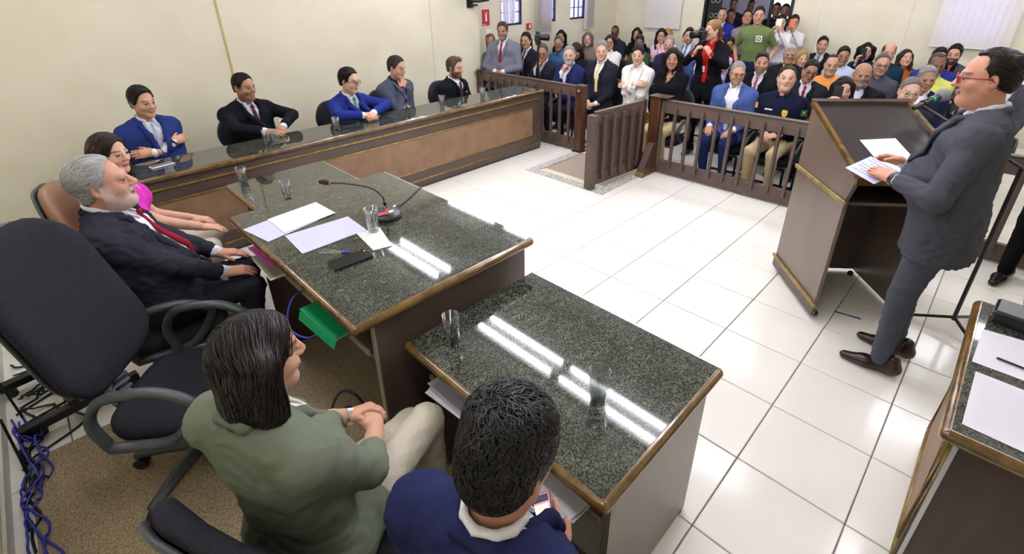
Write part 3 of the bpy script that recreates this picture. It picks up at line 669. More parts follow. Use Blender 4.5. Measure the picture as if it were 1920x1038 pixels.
# ---------------------------------------------------------------- head
def head_prims(P):
    w, j, f, nose = P.get('w', .95), P.get('jaw', 1), P.get('female', False), P.get('nose', 1)
    fat = P.get('fat', 0)
    pr = [Ell((-.012, 0, .035), (.098, .076 * w, .088), k=.01),
          Ell((.018, 0, -.028), (.070, (.062 + .006 * fat) * w, .083), k=.03),
          Cone((.005, .046 * j * w, -.055), (.058, .014 * j, -.098), .026 + .008 * fat, .020, k=.03), Cone((.005, -.046 * j * w, -.055), (.058, -.014 * j, -.098), .026 + .008 * fat, .020, k=.03),
          Ell((.066, 0, -.100), (.020, .022 * j, .017), k=.02),
          Cone((.081, -.034, .020), (.081, .034, .020), .011 if not f else .007, .011 if not f else .007, k=.02),
          Ell((.052, .038, -.030), (.030, .026, .024), k=.025), Ell((.052, -.038, -.030), (.030, .026, .024), k=.025),
          Ell((.105, .031, .003), (.019, .0175, .0105), k=.010, op='-'), Ell((.105, -.031, .003), (.019, .0175, .0105), k=.010, op='-'),
          Ell((.0835, .031, .0115), (.0075, .017, .0052), k=.004), Ell((.0835, -.031, .0115), (.0075, .017, .0052), k=.004), Ell((.082, .031, -.0065), (.007, .016, .005), k=.004), Ell((.082, -.031, -.0065), (.007, .016, .005), k=.004),
          Cone((.088, 0, .010), (.107 + .006 * (nose - 1), 0, -.027), .0085 * nose, .0125 * nose, k=.012),
          Ell((.097, .0115 * nose, -.032), (.011, .0085, .008), k=.006), Ell((.097, -.0115 * nose, -.032), (.011, .0085, .008), k=.006),
          Ell((.088, 0, -.0575), (.011, .024, .0062), k=.007), Ell((.086, 0, -.0685), (.0115, .020, .0070), k=.007),
          Cone((.099, -.022, -.063), (.099, .022, -.063), .003, .003, k=.004, op='-')]
    if fat: pr.append(Ell((.02, 0, -.105), (.05, .045, .03), k=.04))
    for s in (1, -1):
        R = rzm(s * RAD(-22)); pr += [Ell((-.012, s * .078 * w, -.004), (.020, .009, .032), R, k=.008), Ell((-.008, s * .085 * w, -.002), (.010, .007, .018), R, k=.004, op='-')]
    ne = P.get('neck_end', (-.050, 0, -.19)); pr.append(Cone((-.020, 0, -.055), ne, .053 + .006 * fat if not f else .045, .057 + .008 * fat if not f else .048, k=.035))
    return pr
def face_colours(V, P):
    skin = np.array(srgb(P['skin'])); C = np.tile(skin, (len(V), 1)); x, y, z = V.T
    def mix(m, c): nonlocal C; m = m[:, None]; C = C * (1 - m) + np.array(c) * m
    red = skin * np.array([1.02, .72, .66])
    mix(.09 * np.exp(-(((np.abs(y) - .045) / .022) ** 2 + ((z + .028) / .022) ** 2)) * (x > .02), red); mix(.22 * np.exp(-((x - .108) / .02) ** 2 - (y / .016) ** 2 - ((z + .03) / .014) ** 2), red)
    mix(.25 * (np.abs(y) > .076 * P.get('w', 1)) * (x < .02) * (x > -.05), red)
    lip = np.array(srgb(P.get('lip', '#a8605a'))); ml = smooth01(1 - (y / .025) ** 2 - ((z + .063) / .0135) ** 2, 0, .3) * (x > .07); mix(ml * P.get('lipw', .75 if P.get('female') else .38), lip)
    mix(.7 * np.exp(-((z + .063) / .0026) ** 2) * (np.abs(y) < .022) * (x > .075), lip * .35)
    brow = np.array(srgb(P.get('brow', P.get('hairc', '#241a14'))))
    bz = .0245 + .004 * np.cos((np.abs(y) - .034) / .02); bm = np.exp(-((z - bz) / .0052) ** 2) * smooth01(.056 - np.abs(y), 0, .008) * smooth01(np.abs(y) - .010, 0, .006) * (x > .05); mix(np.clip(bm * P.get('browk', 1.0), 0, 1) * .9, brow)
    es = np.exp(-(((np.abs(y) - .031) / .017) ** 2 + ((z - .004) / .011) ** 2)) * (x > .06); mix(.42 * es, skin * .35)  # eye socket shade painted into the skin colour
    b = P.get('beard')
    if b:
        bc = np.array(srgb(P.get('beardc', P.get('hairc', '#241a14')))); kk = {'stubble': .38, 'full': .92, 'goatee': .92}[b]
        low = smooth01(-.036 - z + .25 * np.clip(x - .06, -1, .03), 0, .012) * (x > -.012) * smooth01(z + .135, 0, .012)
        side = smooth01(.02 - z, 0, .02) * smooth01(np.abs(y) - .052, 0, .01) * smooth01(.045 - x, 0, .02) * smooth01(x + .012, 0, .008)
        mm = np.maximum(low, side)
        if b == 'goatee': mm = low * smooth01(.034 - np.abs(y), 0, .008)
        mm = mm * (1 - ml) * (1 - .9 * np.exp(-(((z + .045) / .006) ** 2 + ((np.abs(y) - .032) / .01) ** 2))); mix(np.clip(mm, 0, 1) * P.get('beardk', kk), bc)
    return C
def make_head(P, h):
    pr = head_prims(P)
    if P.get('beard') in ('full', 'goatee') and not P.get('trim'):
        pr.append(Ell((.060, 0, -.098), (.030, .034 if P['beard'] == 'full' else .022, .024), k=.02))
    V, F = polygonise(pr, h); C = face_colours(V, P)
    sh = [(V, F, C, 0)]
    for s in (1, -1):
        c = np.array((.0762, s * .031, .0030)); EV, EF = uvsphere(c, .0125); EC = np.tile(np.array(srgb('#b9aca4')), (len(EV), 1))
        g = P.get('gaze', (0, 0)); gd = np.array((1, g[0] * .5, g[1] * .5)); gd /= np.linalg.norm(gd); ang = ((EV - c) / .0125) @ gd
        EC[ang > .58] = srgb(P.get('iris', '#2a1a10')); sh.append((EV, EF, EC, 0))
    return sh
def hair_prims(P):
    st = P.get('hair', 'short'); t = P.get('hairt', .012); w = P.get('w', .95); rec = P.get('recede', 0)
    if st == 'bald': return None
    pr = [Ell((-.014, 0, .038), (.098 + t * .9, .076 * w + t * .55, .088 + t), k=.01), Ell((-.052, 0, -.024), (.048 + t * .4, .064 * w + t * .1, .050), k=.03)]
    if st in ('short', 'buzz', 'sides', 'wavy'):
        if st == 'wavy': pr += [Ell((-.02, s * .040, .095), (.06, .04, .030), k=.03) for s in (1, -1)]
        if P.get('quiff'): pr.append(Ell((.045, .0, .108), (.045, .055, .028), k=.02))
        pr += [Ell((.122 - .030 * rec, 0, -.03 + .012 * rec), (.108, .135, .136 + .006 * rec), k=.012, op='-'),
               Half((.45, 0, -.893), .012 + P.get('nape', 0), .010)]
        if rec > .4: pr += [Ell((.075, s * .05, .085), (.06, .035, .05), k=.01, op='-') for s in (1, -1)]
        if st == 'sides': pr.append(Ell((.03, 0, .115), (.135, .064, .085), k=.012, op='-'))
    else:
        L = P.get('hairl', .22); vol = P.get('vol', 1.0)
        if st == 'pulled':
            pr += [Ell((.122, 0, -.03), (.098, .135, .124), k=.006, op='-'), Half((.5, 0, -.866), .03, .004)]
            if P.get('bun', True): pr.append(Ell((-.125, 0, .045), (.035, .04, .038), k=.01))
            else: pr += [Cone((-.11, 0, .03), (-.135, 0, -.06), .03, .033, k=.02), Cone((-.135, 0, -.06), (-.12, .02, -L), .033, .014, k=.02)]
        else:
            side = .080 * vol
            for s in (1, -1):
                pr += [Cone((-.02, s * side * .9, .03), (-.022, s * side, -.10), .040 * vol, .034 * vol, k=.03), Cone((-.022, s * side, -.10), (.02 if L > .2 else -.02, s * (side + .005), -L), .034 * vol, .016, k=.03)]
            pr += [Cone((-.06, 0, .0), (-.085, 0, -L * .95), .072 * vol, .045, (.7, 1.25, 1), k=.03)]
            pr += [Ell((.126, 0, -.028), (.098, .079, .132), k=.010, op='-'), Cone((.13, 0, -.09), (.10, 0, -.35), .085, .075, k=.01, op='-'), Cone((.0, 0, -.13), (-.02, 0, -.4), .042, .05, k=.01, op='-')]
    return pr
def hair_disp(P):
    a = P.get('hamp', .0025); st = P.get('hair')
    if st in ('curly',): return lambda x, y, z: .008 * np.sin(x * 95 + 3 * np.sin(z * 60)) * np.sin(y * 90 + 2 * np.sin(x * 50)) * np.sin(z * 85)
    if st == 'wavy': return lambda x, y, z: .0045 * np.sin(x * 120 + 4 * np.sin(y * 45) + 2 * np.sin(z * 40)) * np.sin(y * 80 + z * 50)
    return lambda x, y, z: .0012 * np.sin(x * 210 + 5 * np.sin(y * 60)) * np.sin(y * 190 + 4 * np.sin(z * 70)) + .5 * a * np.sin(x * 70 + z * 30) * np.sin(y * 75 + 2 * np.sin(z * 40))
# ---------------------------------------------------------------- hands
HANDS = {}
def hand_mesh(curl, spread=.15, thumb=.5, h=.0052):
    """right hand: x along the fingers, +y towards the thumb, z the back of the hand; curl 0..1"""
    key = (round(curl, 2), spread, thumb, h)
    if key in HANDS: return HANDS[key]
    pr = [Cone((-.045, 0, 0), (.004, 0, 0), .025, .024, (1, 1.1, .82), k=.01), Cone((.018, .017, 0), (.078, .022, .002), .019, .0155, (1, 1, .75), k=.02), Cone((.018, -.012, 0), (.074, -.026, 0), .019, .015, (1, 1, .75), k=.02), Cone((.03, 0, 0), (.08, 0, .002), .018, .015, (1, 1, .75), k=.02)]
    nails = []
    for i, (y, L, r) in enumerate(((.0275, .070, .0088), (.009, .078, .0090), (-.010, .073, .0086), (-.028, .058, .0078))):
        p = np.array((.080 - .004 * abs(i - 1), y, .001)); a = -.10 - curl * .9; sp = (1.2 - i) * spread * .16
        for q, fr in enumerate((.46, .31, .25)):
            d = np.array((math.cos(a) * math.cos(sp), math.sin(sp) * math.cos(a), math.sin(a))); e = p + d * L * fr
            pr.append(Cone(p, e, r * (1 - .07 * q), r * (1 - .07 * (q + 1)), k=.005)); p = e; a -= curl * (1.25 if q == 0 else .9)
    p = np.array((.020, .028, -.004)); d = np.array((.72, .62 * thumb + .1, -.25 - .35 * curl)); d /= np.linalg.norm(d); e = p + d * .040; pr.append(Cone((.004, .012, -.004), p, .017, .0135, k=.012)); pr.append(Cone(p, e, .0130, .0108, k=.006))
    d2 = d + np.array((.15, -.5 * curl - .1, -.25 * curl)); d2 /= np.linalg.norm(d2); pr.append(Cone(e, e + d2 * .030, .0106, .0085, k=.005))
    V, F = polygonise(pr, h); HANDS[key] = (V, F); return V, F
def frame_from(xdir, zdir):
    x = np.array(xdir, float); x /= np.linalg.norm(x); z = np.array(zdir, float); z = z - x * (z @ x); z /= np.linalg.norm(z) + 1e-9
    return np.stack([x, np.cross(z, x), z], 1)
# ---------------------------------------------------------------- shoes
SHOES = {}
def shoe_mesh(col, kind='shoe'):
    key = (col, kind)
    if key not in SHOES:
        c = srgb(col); sole = srgb('#0d0c0c') if kind != 'sneaker' else srgb('#d9d6cc')
        pr = [Cone((-.07, 0, .045), (.06, 0, .035), .038, .036, (1, .95, .9), k=.03, col=c), Cone((.06, 0, .035), (.155, .004, .026), .037, .027, (1, 1.05, .8), k=.03, col=c), Cone((-.065, 0, .06), (-.06, 0, .10), .036, .035, k=.03, col=c),
              Half((0, 0, -1), -.006)]
        V, F = polygonise(pr, .009); C = np.tile(c, (len(V), 1)); C[V[:, 2] < .019] = sole
        sh = Shell(); sh.add(V, F, C); SHOES[key] = sh.mesh('shoe', ['leather'])
    return SHOES[key]
def ik(S, W, l1, l2, pole):
    S, W = np.array(S, float), np.array(W, float); d = W - S; L = np.linalg.norm(d); mx = (l1 + l2) * .995
    if L > mx: W = S + d / L * mx; d = W - S; L = mx
    if L < .06: L = .06
    u = d / L; a = (l1 * l1 - l2 * l2 + L * L) / (2 * L); hh = math.sqrt(max(l1 * l1 - a * a, 0)); p = np.array(pole, float); p = p - u * (p @ u); p /= np.linalg.norm(p) + 1e-9
    return S + u * a + p * hh, W
def tube_obj(name, pts, r, mat, parent, n=6, closed=False): return MB().tube(pts, r, n, closed=closed).build(name, mat, parent)

def sdf_points(prims, P):
    x, y, z = P[:, 0], P[:, 1], P[:, 2]; d = np.full(len(P), 1.0)
    for p in prims:
        e = p.ev(x, y, z)
        if p.op == '+':
            k = max(p.k, 1e-4); t = np.clip(.5 + .5 * (d - e) / k, 0, 1); d = d * (1 - t) + e * t - k * t * (1 - t)
        else: d = np.maximum(d, -e)
    return d
HAIRSEED = [0]
def strands(P, n, seg=9, step=.012, r=.0011, wave=.004, comb='crown', seed=3, lift=.0015, jitter=.10, tv=1.0):
    """locks of hair laid over the hair shell, head frame"""
    HAIRSEED[0] += 1; g = np.random.default_rng(seed + HAIRSEED[0]); prims = [q for q in hair_prims(P)]; V, F = polygonise(prims, .006)
    p = V[g.integers(0, len(V), n)] + g.normal(0, .002, (n, 3)); eps = .002
    def grad(q):
        G = np.stack([sdf_points(prims, q + eps * np.eye(3)[i]) - sdf_points(prims, q - eps * np.eye(3)[i]) for i in range(3)], 1); return G / (np.linalg.norm(G, axis=1, keepdims=True) + 1e-9)
    crown = np.array((-.055, .012, .12)); path = []; jit = g.normal(0, 1, (n, 3)); ph = g.uniform(0, 6.28, n); ln = g.uniform(.6, 1.2, n)
    for k in range(seg):
        N = grad(p); dist = sdf_points(prims, p); off = lift + .0035 * g.random(n) * (k / seg); p = p - N * (dist - off)[:, None]; path.append(p.copy())
        if comb == 'crown': D = (p - crown); D = D / (np.linalg.norm(D, axis=1, keepdims=True) + .02) + np.array((0, 0, -.25))
        elif comb == 'back': D = np.tile(np.array((-1.0, 0, -.35)), (n, 1)) + np.stack([0 * ph, .25 * np.sign(p[:, 1]), 0 * ph], 1)
        else: D = np.tile(np.array((-.12, 0, -1.0)), (n, 1)) + np.stack([np.where(p[:, 2] > .09, -.2, 0), np.where(p[:, 2] > .05, 1.2, 0) * np.sign(p[:, 1] + 1e-4), 0 * ph], 1)
        D = D + jit * jitter; D = D - N * (D * N).sum(1, keepdims=True); D /= np.linalg.norm(D, axis=1, keepdims=True) + 1e-9
        B = np.cross(N, D); p = p + D * (step * ln)[:, None] + B * (wave * np.sin(ph + k * 1.3))[:, None]
    path = np.array(path); R = r * np.array([.8 + .5 * math.sin(PI * min(1, (k + .6) / seg)) for k in range(seg)]); R[-1] *= .25
    Vs = []; Fs = []
    for k in range(seg):
        t = path[min(k + 1, seg - 1)] - path[max(k - 1, 0)]; t /= np.linalg.norm(t, axis=1, keepdims=True) + 1e-9
        a = np.cross(t, np.array((.3, .2, .9))); a /= np.linalg.norm(a, axis=1, keepdims=True) + 1e-9; b = np.cross(t, a)
        for q in range(3): c, s = math.cos(2.094 * q), math.sin(2.094 * q); Vs.append(path[k] + R[k] * (c * a + s * b))
    V = np.stack(Vs, 1).reshape(-1, 3); base = (np.arange(n) * seg * 3)[:, None]
    pat = np.array([(k * 3 + q, k * 3 + (q + 1) % 3, (k + 1) * 3 + (q + 1) % 3, (k + 1) * 3 + q) for k in range(seg - 1) for q in range(3)])
    F = (base[:, :, None] + pat[None]).reshape(-1, 4)
    tone = g.uniform(.5, 1.7, n) ** (1.3 * tv); return V, F, np.repeat(tone, seg * 3)
SUNIT = np.array([1.0, 1.0, 1.0])
N_PEOPLE = 0
def arm_preset(kind, s, K):
    """wrist, finger direction, back-of-hand direction, curl, elbow pole for side s (+1 left, -1 right) in the body frame"""
    pz, nb, hd, sh = K['pz'], K['nb'], K['hd'], K['sh'][s]; cx = (nb[0] * .6)
    if kind == 'lap': return ((.29, s * .125, pz + .10), (1, -s * .3, -.22), (.1, 0, 1), .22, (-.8, s * .35, -.3))
    if kind == 'knee': return ((.33, s * .13, pz + .10), (1, -s * .1, -.35), (.2, 0, 1), .15, (-.6, s, -.3))
    if kind == 'clasp': return ((.235, s * .062, pz + .145), (.8, -s * .8, -.12), (.15, s * .35, 1), .55, (-.7, s * .4, -.4))
    if kind == 'crossed': return ((cx + .175, -s * .085, nb[2] - .215 - .025 * s), (-.25, -s, .10), (1, 0, .35), .2, (.0, s * .55, -1))
    if kind == 'chin': return ((hd[0] + .10, hd[1] + s * .03, hd[2] - .205), (-.1, -s * .45, .9), (1, s * .35, .1), .85, (.4, s * .25, -1))
    if kind == 'across': return ((cx + .17, -s * .02, pz + .17), (.1, -s, -.05), (1, 0, .4), .35, (-.3, s * .4, -.6))
    if kind == 'phone': return ((hd[0] + .255, hd[1] + s * .052, hd[2] - .13), (.0, -s * .10, 1), (.10, s * 1, .0), .55, (.1, s * .55, -1))
    if kind == 'hang': return ((sh[0] + .05, sh[1] + s * .07, sh[2] - .53), (.08, 0, -1), (0, s, 0), .38, (-1, s * .3, 0))
    if kind == 'front': return ((cx + .225, s * .050, pz + .10), (.25, -s * .85, -.5), (1, s * .3, .3), .5, (-.3, s, -.2))
    if kind == 'pocket': return ((sh[0] + .06, s * .205, pz + .03), (.3, -s * .2, -1), (.2, s, 0), .3, (-1, s * .7, 0))
    raise KeyError(kind)
def person(label, head, yaw, floor=-.15, pose='sit', lean=.06, leany=0.0, hyaw=None, hpitch=0, hroll=0, arms=('lap', 'lap'), face=None, top='shirt', jacket=None, shirt='#e8e8ea', tie=None, trousers='#1d1f28',
           shoes='#141212', sleeve='long', cell=.0145, hcell=.0055, wd=1.0, belly=0.0, female=False, glasses=None, pz=None, legs=None, collar=None, dress=None, fold=.003, open_v=None, skirt=False, bust=None, hip_back=0.0, hand_cell=.0058, shoe_kind='shoe', vneck=None, jl=0.0, legsp=1.0, hands=None, jsl=.80, neck=1.0):
    global N_PEOPLE; N_PEOPLE += 1
    P = dict(skin='#c79a80', hairc='#1c1512', female=female); P.update(face or {})
    skin = np.array(srgb(P['skin'])); yr = RAD(yaw); R = rzm(yr); H = np.array(head, float)
    hy = RAD((yaw if hyaw is None else hyaw) - yaw)
    org = H - R @ np.array((lean, leany, 0)); org[2] = floor
    root = empty('person', tuple(org), yr, label, 'person')
    hd = R.T @ (H - org); sc = 1.0 if not female else .93
    if pz is None: pz = .555 if pose == 'sit' else .93 * min(1.06, max(.86, hd[2] / 1.60))
    Rh = rzm(hy) @ rym(RAD(hpitch)) @ rxm(RAD(hroll)); hs = P.get('hs', .96 if not female else .91)
    nb = hd + (rzm(hy * .4) @ rym(RAD(hpitch * .4)) @ rxm(RAD(hroll * .5))) @ np.array((-.048, 0, -.148 * neck)) * hs
    P['neck_end'] = Rh.T @ (nb + np.array((.004, 0, -.035)) - hd) / hs
    pel = np.array((-hip_back, 0, pz)); wa = pel * .6 + nb * .4 + np.array((.012, 0, 0)); chh = pel * .25 + nb * .75 + np.array((.015, 0, -.015)); up = nb + np.array((-.004, 0, -.075))
    shw = (.162 if not female else .140) * wd; sh = {s: nb + np.array((-.012, s * shw, -.098 if not female else -.090)) for s in (1, -1)}
    K = dict(pz=pz, nb=nb, hd=hd, sh=sh, pel=pel, wa=wa, chh=chh, root=root, R=R, org=org)
    shc, trc = np.array(srgb(shirt)), np.array(srgb(trousers)); topc = shc
    A = {}
    for s, spec in zip((1, -1), arms):
        if isinstance(spec, str): spec = arm_preset(spec, s, K)
        w, fd, dz, curl, pole = spec; el, w = ik(sh[s], w, .285 * sc, .255 * sc, pole); A[s] = (el, np.array(w), fd, dz, curl)
    if pose == 'sit':
        kn = {s: np.array((.405 * sc, s * .112 * legsp, pz - .02)) for s in (1, -1)}; an = {s: np.array((.315 * sc, s * .115 * legsp, .085)) for s in (1, -1)}
    else:
        kn = {s: np.array((.025, s * .10, pz * .53)) for s in (1, -1)}; an = {s: np.array((-.01, s * .11, .085)) for s in (1, -1)}
    if legs: kn.update({s: np.array(v[0]) for s, v in legs.items()}); an.update({s: np.array(v[1]) for s, v in legs.items()})
    hp = {s: pel + np.array((0, s * .085, -.02)) for s in (1, -1)}
    fw = .92 if female else 1.0; g = 1.0 + .10 * belly
    def torso(e, c, ct, low=True):
        ps = [Cone(pel, wa, (.112 if not female else .115) * g + e, (.104 * g if not female else .088) + e, (1, 1.36 * wd, 1), k=.02, col=ct),
              Cone(wa, chh, (.104 * g if not female else .088) + e, .112 * fw + e, (1, 1.40 * wd, 1), k=.05, col=c), Cone(chh, up, .112 * fw + e, .078 * fw + e, (1, 1.45 * wd, 1), k=.05, col=c)]
        for s in (1, -1):
            ps += [Cone(nb + np.array((-.014, s * .03, -.028)), sh[s] + np.array((0, -s * .01, .015)), .048 * fw + e, .050 * fw + e, k=.04, col=c), Ell(sh[s], np.array((.056, .052, .056)) * fw + e, k=.03, col=c)]
        if belly > 0: ps.append(Ell(wa + np.array((.045 + .03 * belly, 0, -.03)), (.10 + .03 * belly + e, .13 * wd + e, .13 + e), k=.06, col=c))
        for p_ in ps: p_.tag = 1
        if female and (bust is None or bust): ps += [Ell(chh + np.array((.075, s * .062, -.035)), (.052 + e, .058 + e, .058 + e), k=.04, col=c) for s in (1, -1)]
        for p_ in ps: p_.tag = 1
        return ps
    # ---- body: torso, arms and legs in one surface
    pr = torso(0, shc, shc)
    for s in (1, -1):
        el, w = A[s][0], A[s][1]
        ru, re, rw = (.047 * fw, .040 * fw, .029 * fw)
        if sleeve == 'long':
            q = 1.0; pr += [Cone(sh[s], el, ru + .004, re + .004, k=.03, col=shc), Cone(el, el + (w - el) * .97, re + .004, rw + .006, k=.015, col=shc)]
        elif sleeve == 'short':
            mid = sh[s] + (el - sh[s]) * .62; pr += [Cone(sh[s], mid, ru + .012, ru + .010, k=.03, col=shc), Cone(mid, el, ru - .004, re, k=.004, col=skin), Cone(el, w, re, rw, k=.015, col=skin)]
        else: # rolled below the elbow
            mid = el + (w - el) * .35; pr += [Cone(sh[s], el, ru + .004, re + .004, k=.03, col=shc), Cone(el, mid, re + .006, re + .004, k=.015, col=shc), Cone(mid, w, re - .006, rw, k=.004, col=skin)]
        lc = trc if not skirt else skin
        pr += [Cone(hp[s], kn[s], .086 * (.95 + .12 * belly), .060, k=.035, col=trc), Cone(kn[s], an[s], .058 if not skirt else .05, .044 if not skirt else .035, k=.02, col=lc)]
    pr.append(Cone(hp[1], hp[-1], .098, .098, k=.04, col=trc)); pr.append(Ell(pel + np.array((-.02, 0, -.01)), (.115, .16, .11), k=.03, col=trc))
    if skirt: pr.append(Cone(pel, (kn[1] + kn[-1]) / 2, .12, .075, (1, 1.7, 1), k=.05, col=trc))
    fo = (lambda x, y, z: fold * np.sin(x * 46 + 7 * np.sin(z * 21 + y * 9)) * np.sin(z * 60 + 5 * np.sin(y * 26 + x * 17)))
    V, F = polygonise(pr, cell, fo if fold else None); C, TG = colour_of(V, pr, shc); VB = V
    if not dress: C[(TG == 1) & (V[:, 2] < pz + .055)] = trc
    if vneck:
        zt = nb[2] - vneck; m = (TG == 1) & (V[:, 0] > nb[0] - .02) & (V[:, 2] > zt) & (np.abs(V[:, 1]) < (V[:, 2] - zt) * .42 + .004); C[m] = skin
    sh_ = Shell(); sh_.add(V, F, C, 1)
    for (hv, hf, hc, _) in make_head(P, hcell): sh_.add(hv * hs @ Rh.T + hd, hf, hc, 0)
    for s in (1, -1):
        if hands and s not in hands: continue
        el, w, fd, dz, curl = A[s]; hv, hf = hand_mesh(curl, h=hand_cell); hv = hv.copy() * (1.0 if not female else .9)
        if s == 1: hv[:, 1] *= -1; hf = hf[:, ::-1]
        Hm = frame_from(fd, dz); hw = hv @ Hm.T + w; sh_.add(hw, hf, skin * np.array([1.03, .97, .95]), 0); K['hand', s] = (w, Hm)
    link('body', sh_.mesh('body', ['skin', 'cloth']), root)
    def child(name, prims, h, col, mat, disp=None):
        V, F = polygonise(prims, h, disp); q = Shell(); q.add(V, F, np.array(srgb(col)) if isinstance(col, str) else col); return link(name, q.mesh(name, [mat]), root)
    # ---- front surface of the dressed torso, for ties, badges and lapels
    def front(VV, y, z, w=None):
        w = w or cell * 1.1; m = (np.abs(VV[:, 1] - y) < w) & (np.abs(VV[:, 2] - z) < w)
        if not m.any(): m = (np.abs(VV[:, 1] - y) < w * 2.5) & (np.abs(VV[:, 2] - z) < w * 2.5)
        return float(VV[m, 0].max()) if m.any() else float(chh[0] + .12)
    VT = VB[TG == 1]
    tor = VT; K['front'] = lambda y, z: front(VT, y, z); K['A'] = A; K['child'] = child
    # ---- jacket
    if jacket:
        jc = np.array(srgb(jacket)); e = .013
        jp = torso(e, jc, jc)
        if pose == 'stand': jp.append(Cone(pel + np.array((0, 0, .03)), pel + np.array((-.005, 0, -.16 - jl)), .118 * g + e, .126 * g + e, (1, 1.38 * wd, 1), k=.04, col=jc))
        else:
            jp += [Cone(hp[1], hp[-1], .105 + e, .105 + e, k=.04, col=jc)] + [Cone(hp[s], hp[s] + (kn[s] - hp[s]) * .28, .09 + e, .082 + e, k=.04, col=jc) for s in (1, -1)]
        for s in (1, -1):
            el, w = A[s][0], A[s][1]; jp += [Cone(sh[s], el, .052 * fw + .011, .045 * fw + .010, k=.03, col=jc), Cone(el, el + (w - el) * jsl, .045 * fw + .010, (.036 + .006 * (jsl < .6)) * fw + .007, k=.015, col=jc)]
        zb = wa[2] + .03 if open_v is None else pz + open_v
        slp = .062 / max(.12, nb[2] - .01 - zb)
        jp += [Wedge(min(wa[0], chh[0]) + .035, zb, slp, nb[2] + .2, .006 if open_v is None else .03), Cone(nb + np.array((.004, 0, -.012)), nb + np.array((.035, 0, .12)), .058, .075, k=.01, op='-')]
        if pose == 'stand':
            jp.append(Half((0, 0, -1), -(pz - .17 - jl)))
            jp.append(Wedge(pel[0] + .03, pz - .36, -.10, zb - .10, .035))
        V, F = polygonise(jp, cell, (lambda x, y, z: 1.15 * fo(x, y, z)) if fold else None)
        q = Shell(); q.add(V, F, jc); link('jacket', q.mesh('jacket', ['cloth']), root); VJ = V
        lap = []
        for s in (1, -1):
            pts = []
            for t in (0, .35, .7, 1.0):
                z = nb[2] - .035 + (zb + .015 - nb[2] + .035) * t; y = s * ((z - zb) * slp + .020 + .004); pts.append(np.array((front(VJ, y, z) + .002, y, z)))
            rr = (.017, .026, .021, .010)
            for i in range(3): lap.append(Cone(pts[i], pts[i + 1], rr[i], rr[i + 1], (.36, 1, 1), k=.006))
            lap.append(Cone(nb + np.array((-.056, s * .036, .020)), pts[0], .018, .017, k=.01))
        lap.append(Cone(nb + np.array((-.056, .036, .020)), nb + np.array((-.056, -.036, .020)), .018, .018, k=.01))
        child('lapels', lap, max(.0085, cell * .55), tuple(jc * .92), 'cloth'); K['jf'] = lambda y, z: front(VJ, y, z)
        K['zb'] = zb
    # ---- collar and tie
    if collar is None: collar = bool(jacket and tie) or top in ('shirt', 'polo')
    ccol = shirt if collar is True else collar
    if collar:
        cp = []; c0 = nb + np.array((.008, 0, .012)); ring = []
        for k in range(9):
            a = RAD(-150 + 300 * k / 8 + 180); rr = .060 * hs; fx = max(0, math.cos(a)); ring.append(c0 + np.array((rr * 1.05 * math.cos(a), rr * math.sin(a), .012 - .030 * fx + .016 * max(0, -math.cos(a)))))
        for a, b in zip(ring[:-1], ring[1:]): cp.append(Cone(a, b, .0085, .0085, (1, 1, 1.7), k=.004))
        for q_, s in ((ring[0], -1 if ring[0][1] < 0 else 1), (ring[-1], -1 if ring[-1][1] < 0 else 1)):
            z = nb[2] - .05; cp.append(Cone(q_, (front(tor, s * .035, z) + .004, s * .038, z), .010, .006, (.8, 1, 1), k=.004))
        child('collar', cp, .0065 if hcell < .005 else .0085, ccol, 'cloth')
    if tie:
        zb_ = K.get('zb', wa[2]); zz = np.linspace(nb[2] - .035, zb_ + (.012 if pose == 'stand' or open_v is None else -.03), 5); tp = []
        pts = [np.array((front(tor, 0, z) + .007, 0, z)) for z in zz]; rr = (.014, .018, .022, .027, .030)
        for i in range(4): tp.append(Cone(pts[i], pts[i + 1], rr[i], rr[i + 1], (.32, 1, 1), k=.004))
        tp.append(Ell(pts[0] + np.array((.006, 0, .004)), (.012, .018, .017), k=.006)); child('tie', tp, .0075 if hcell < .005 else .010, tie, 'cloth')
    # ---- hair
    hp_ = hair_prims(P)
    if 'strands' not in P and P.get('hair', 'short') != 'bald' and hcell < .0095:
        st_ = P.get('hair', 'short'); nn = 480 if hcell < .005 else 170 if hcell < .007 else 90
        if st_ in ('short', 'wavy', 'sides', 'buzz'): P['strands'] = dict(n=nn, seg=5, step=.010 if st_ != 'buzz' else .004, comb='crown' if nn % 3 else 'back', r=.0016 if st_ != 'buzz' else .0010, wave=.0025, lift=.0008 if st_ == 'buzz' else .002)
        elif st_ == 'pulled': P['strands'] = dict(n=nn, seg=6, step=.014, comb='back', r=.0014, wave=.001)
        elif st_ == 'long': P['strands'] = dict(n=nn, seg=8, step=.024, comb='down', r=.0018, wave=.002)
    if hp_:
        V, F = polygonise(hp_, hcell * (1.05 if hcell < .0045 else 1.6), hair_disp(P)); q = Shell(); hc = np.array(srgb(P['hairc'])); C = np.tile(hc, (len(V), 1))
        if P.get('hairc2'):
            t = smooth01(V[:, 2], *P.get('h2z', (.0, .06)))[:, None] if P.get('h2', 'top') == 'top' else smooth01(-V[:, 2], .02, .18)[:, None]
            C = C * (1 - t) + np.array(srgb(P['hairc2'])) * t
        q.add(V * hs @ Rh.T + hd, F, C); ho = link('hair', q.mesh('hair', ['hair']), root)
        if P.get('strands'):
            V, F, tn = strands(P, **P['strands']); q = Shell(); q.add(V * hs @ Rh.T + hd, F, np.clip(C.mean(0)[None] * tn[:, None], 0, 1)); o = link('hair_strands', q.mesh('hair_strands', ['hair_gloss']), ho); o['kind'] = 'stuff'
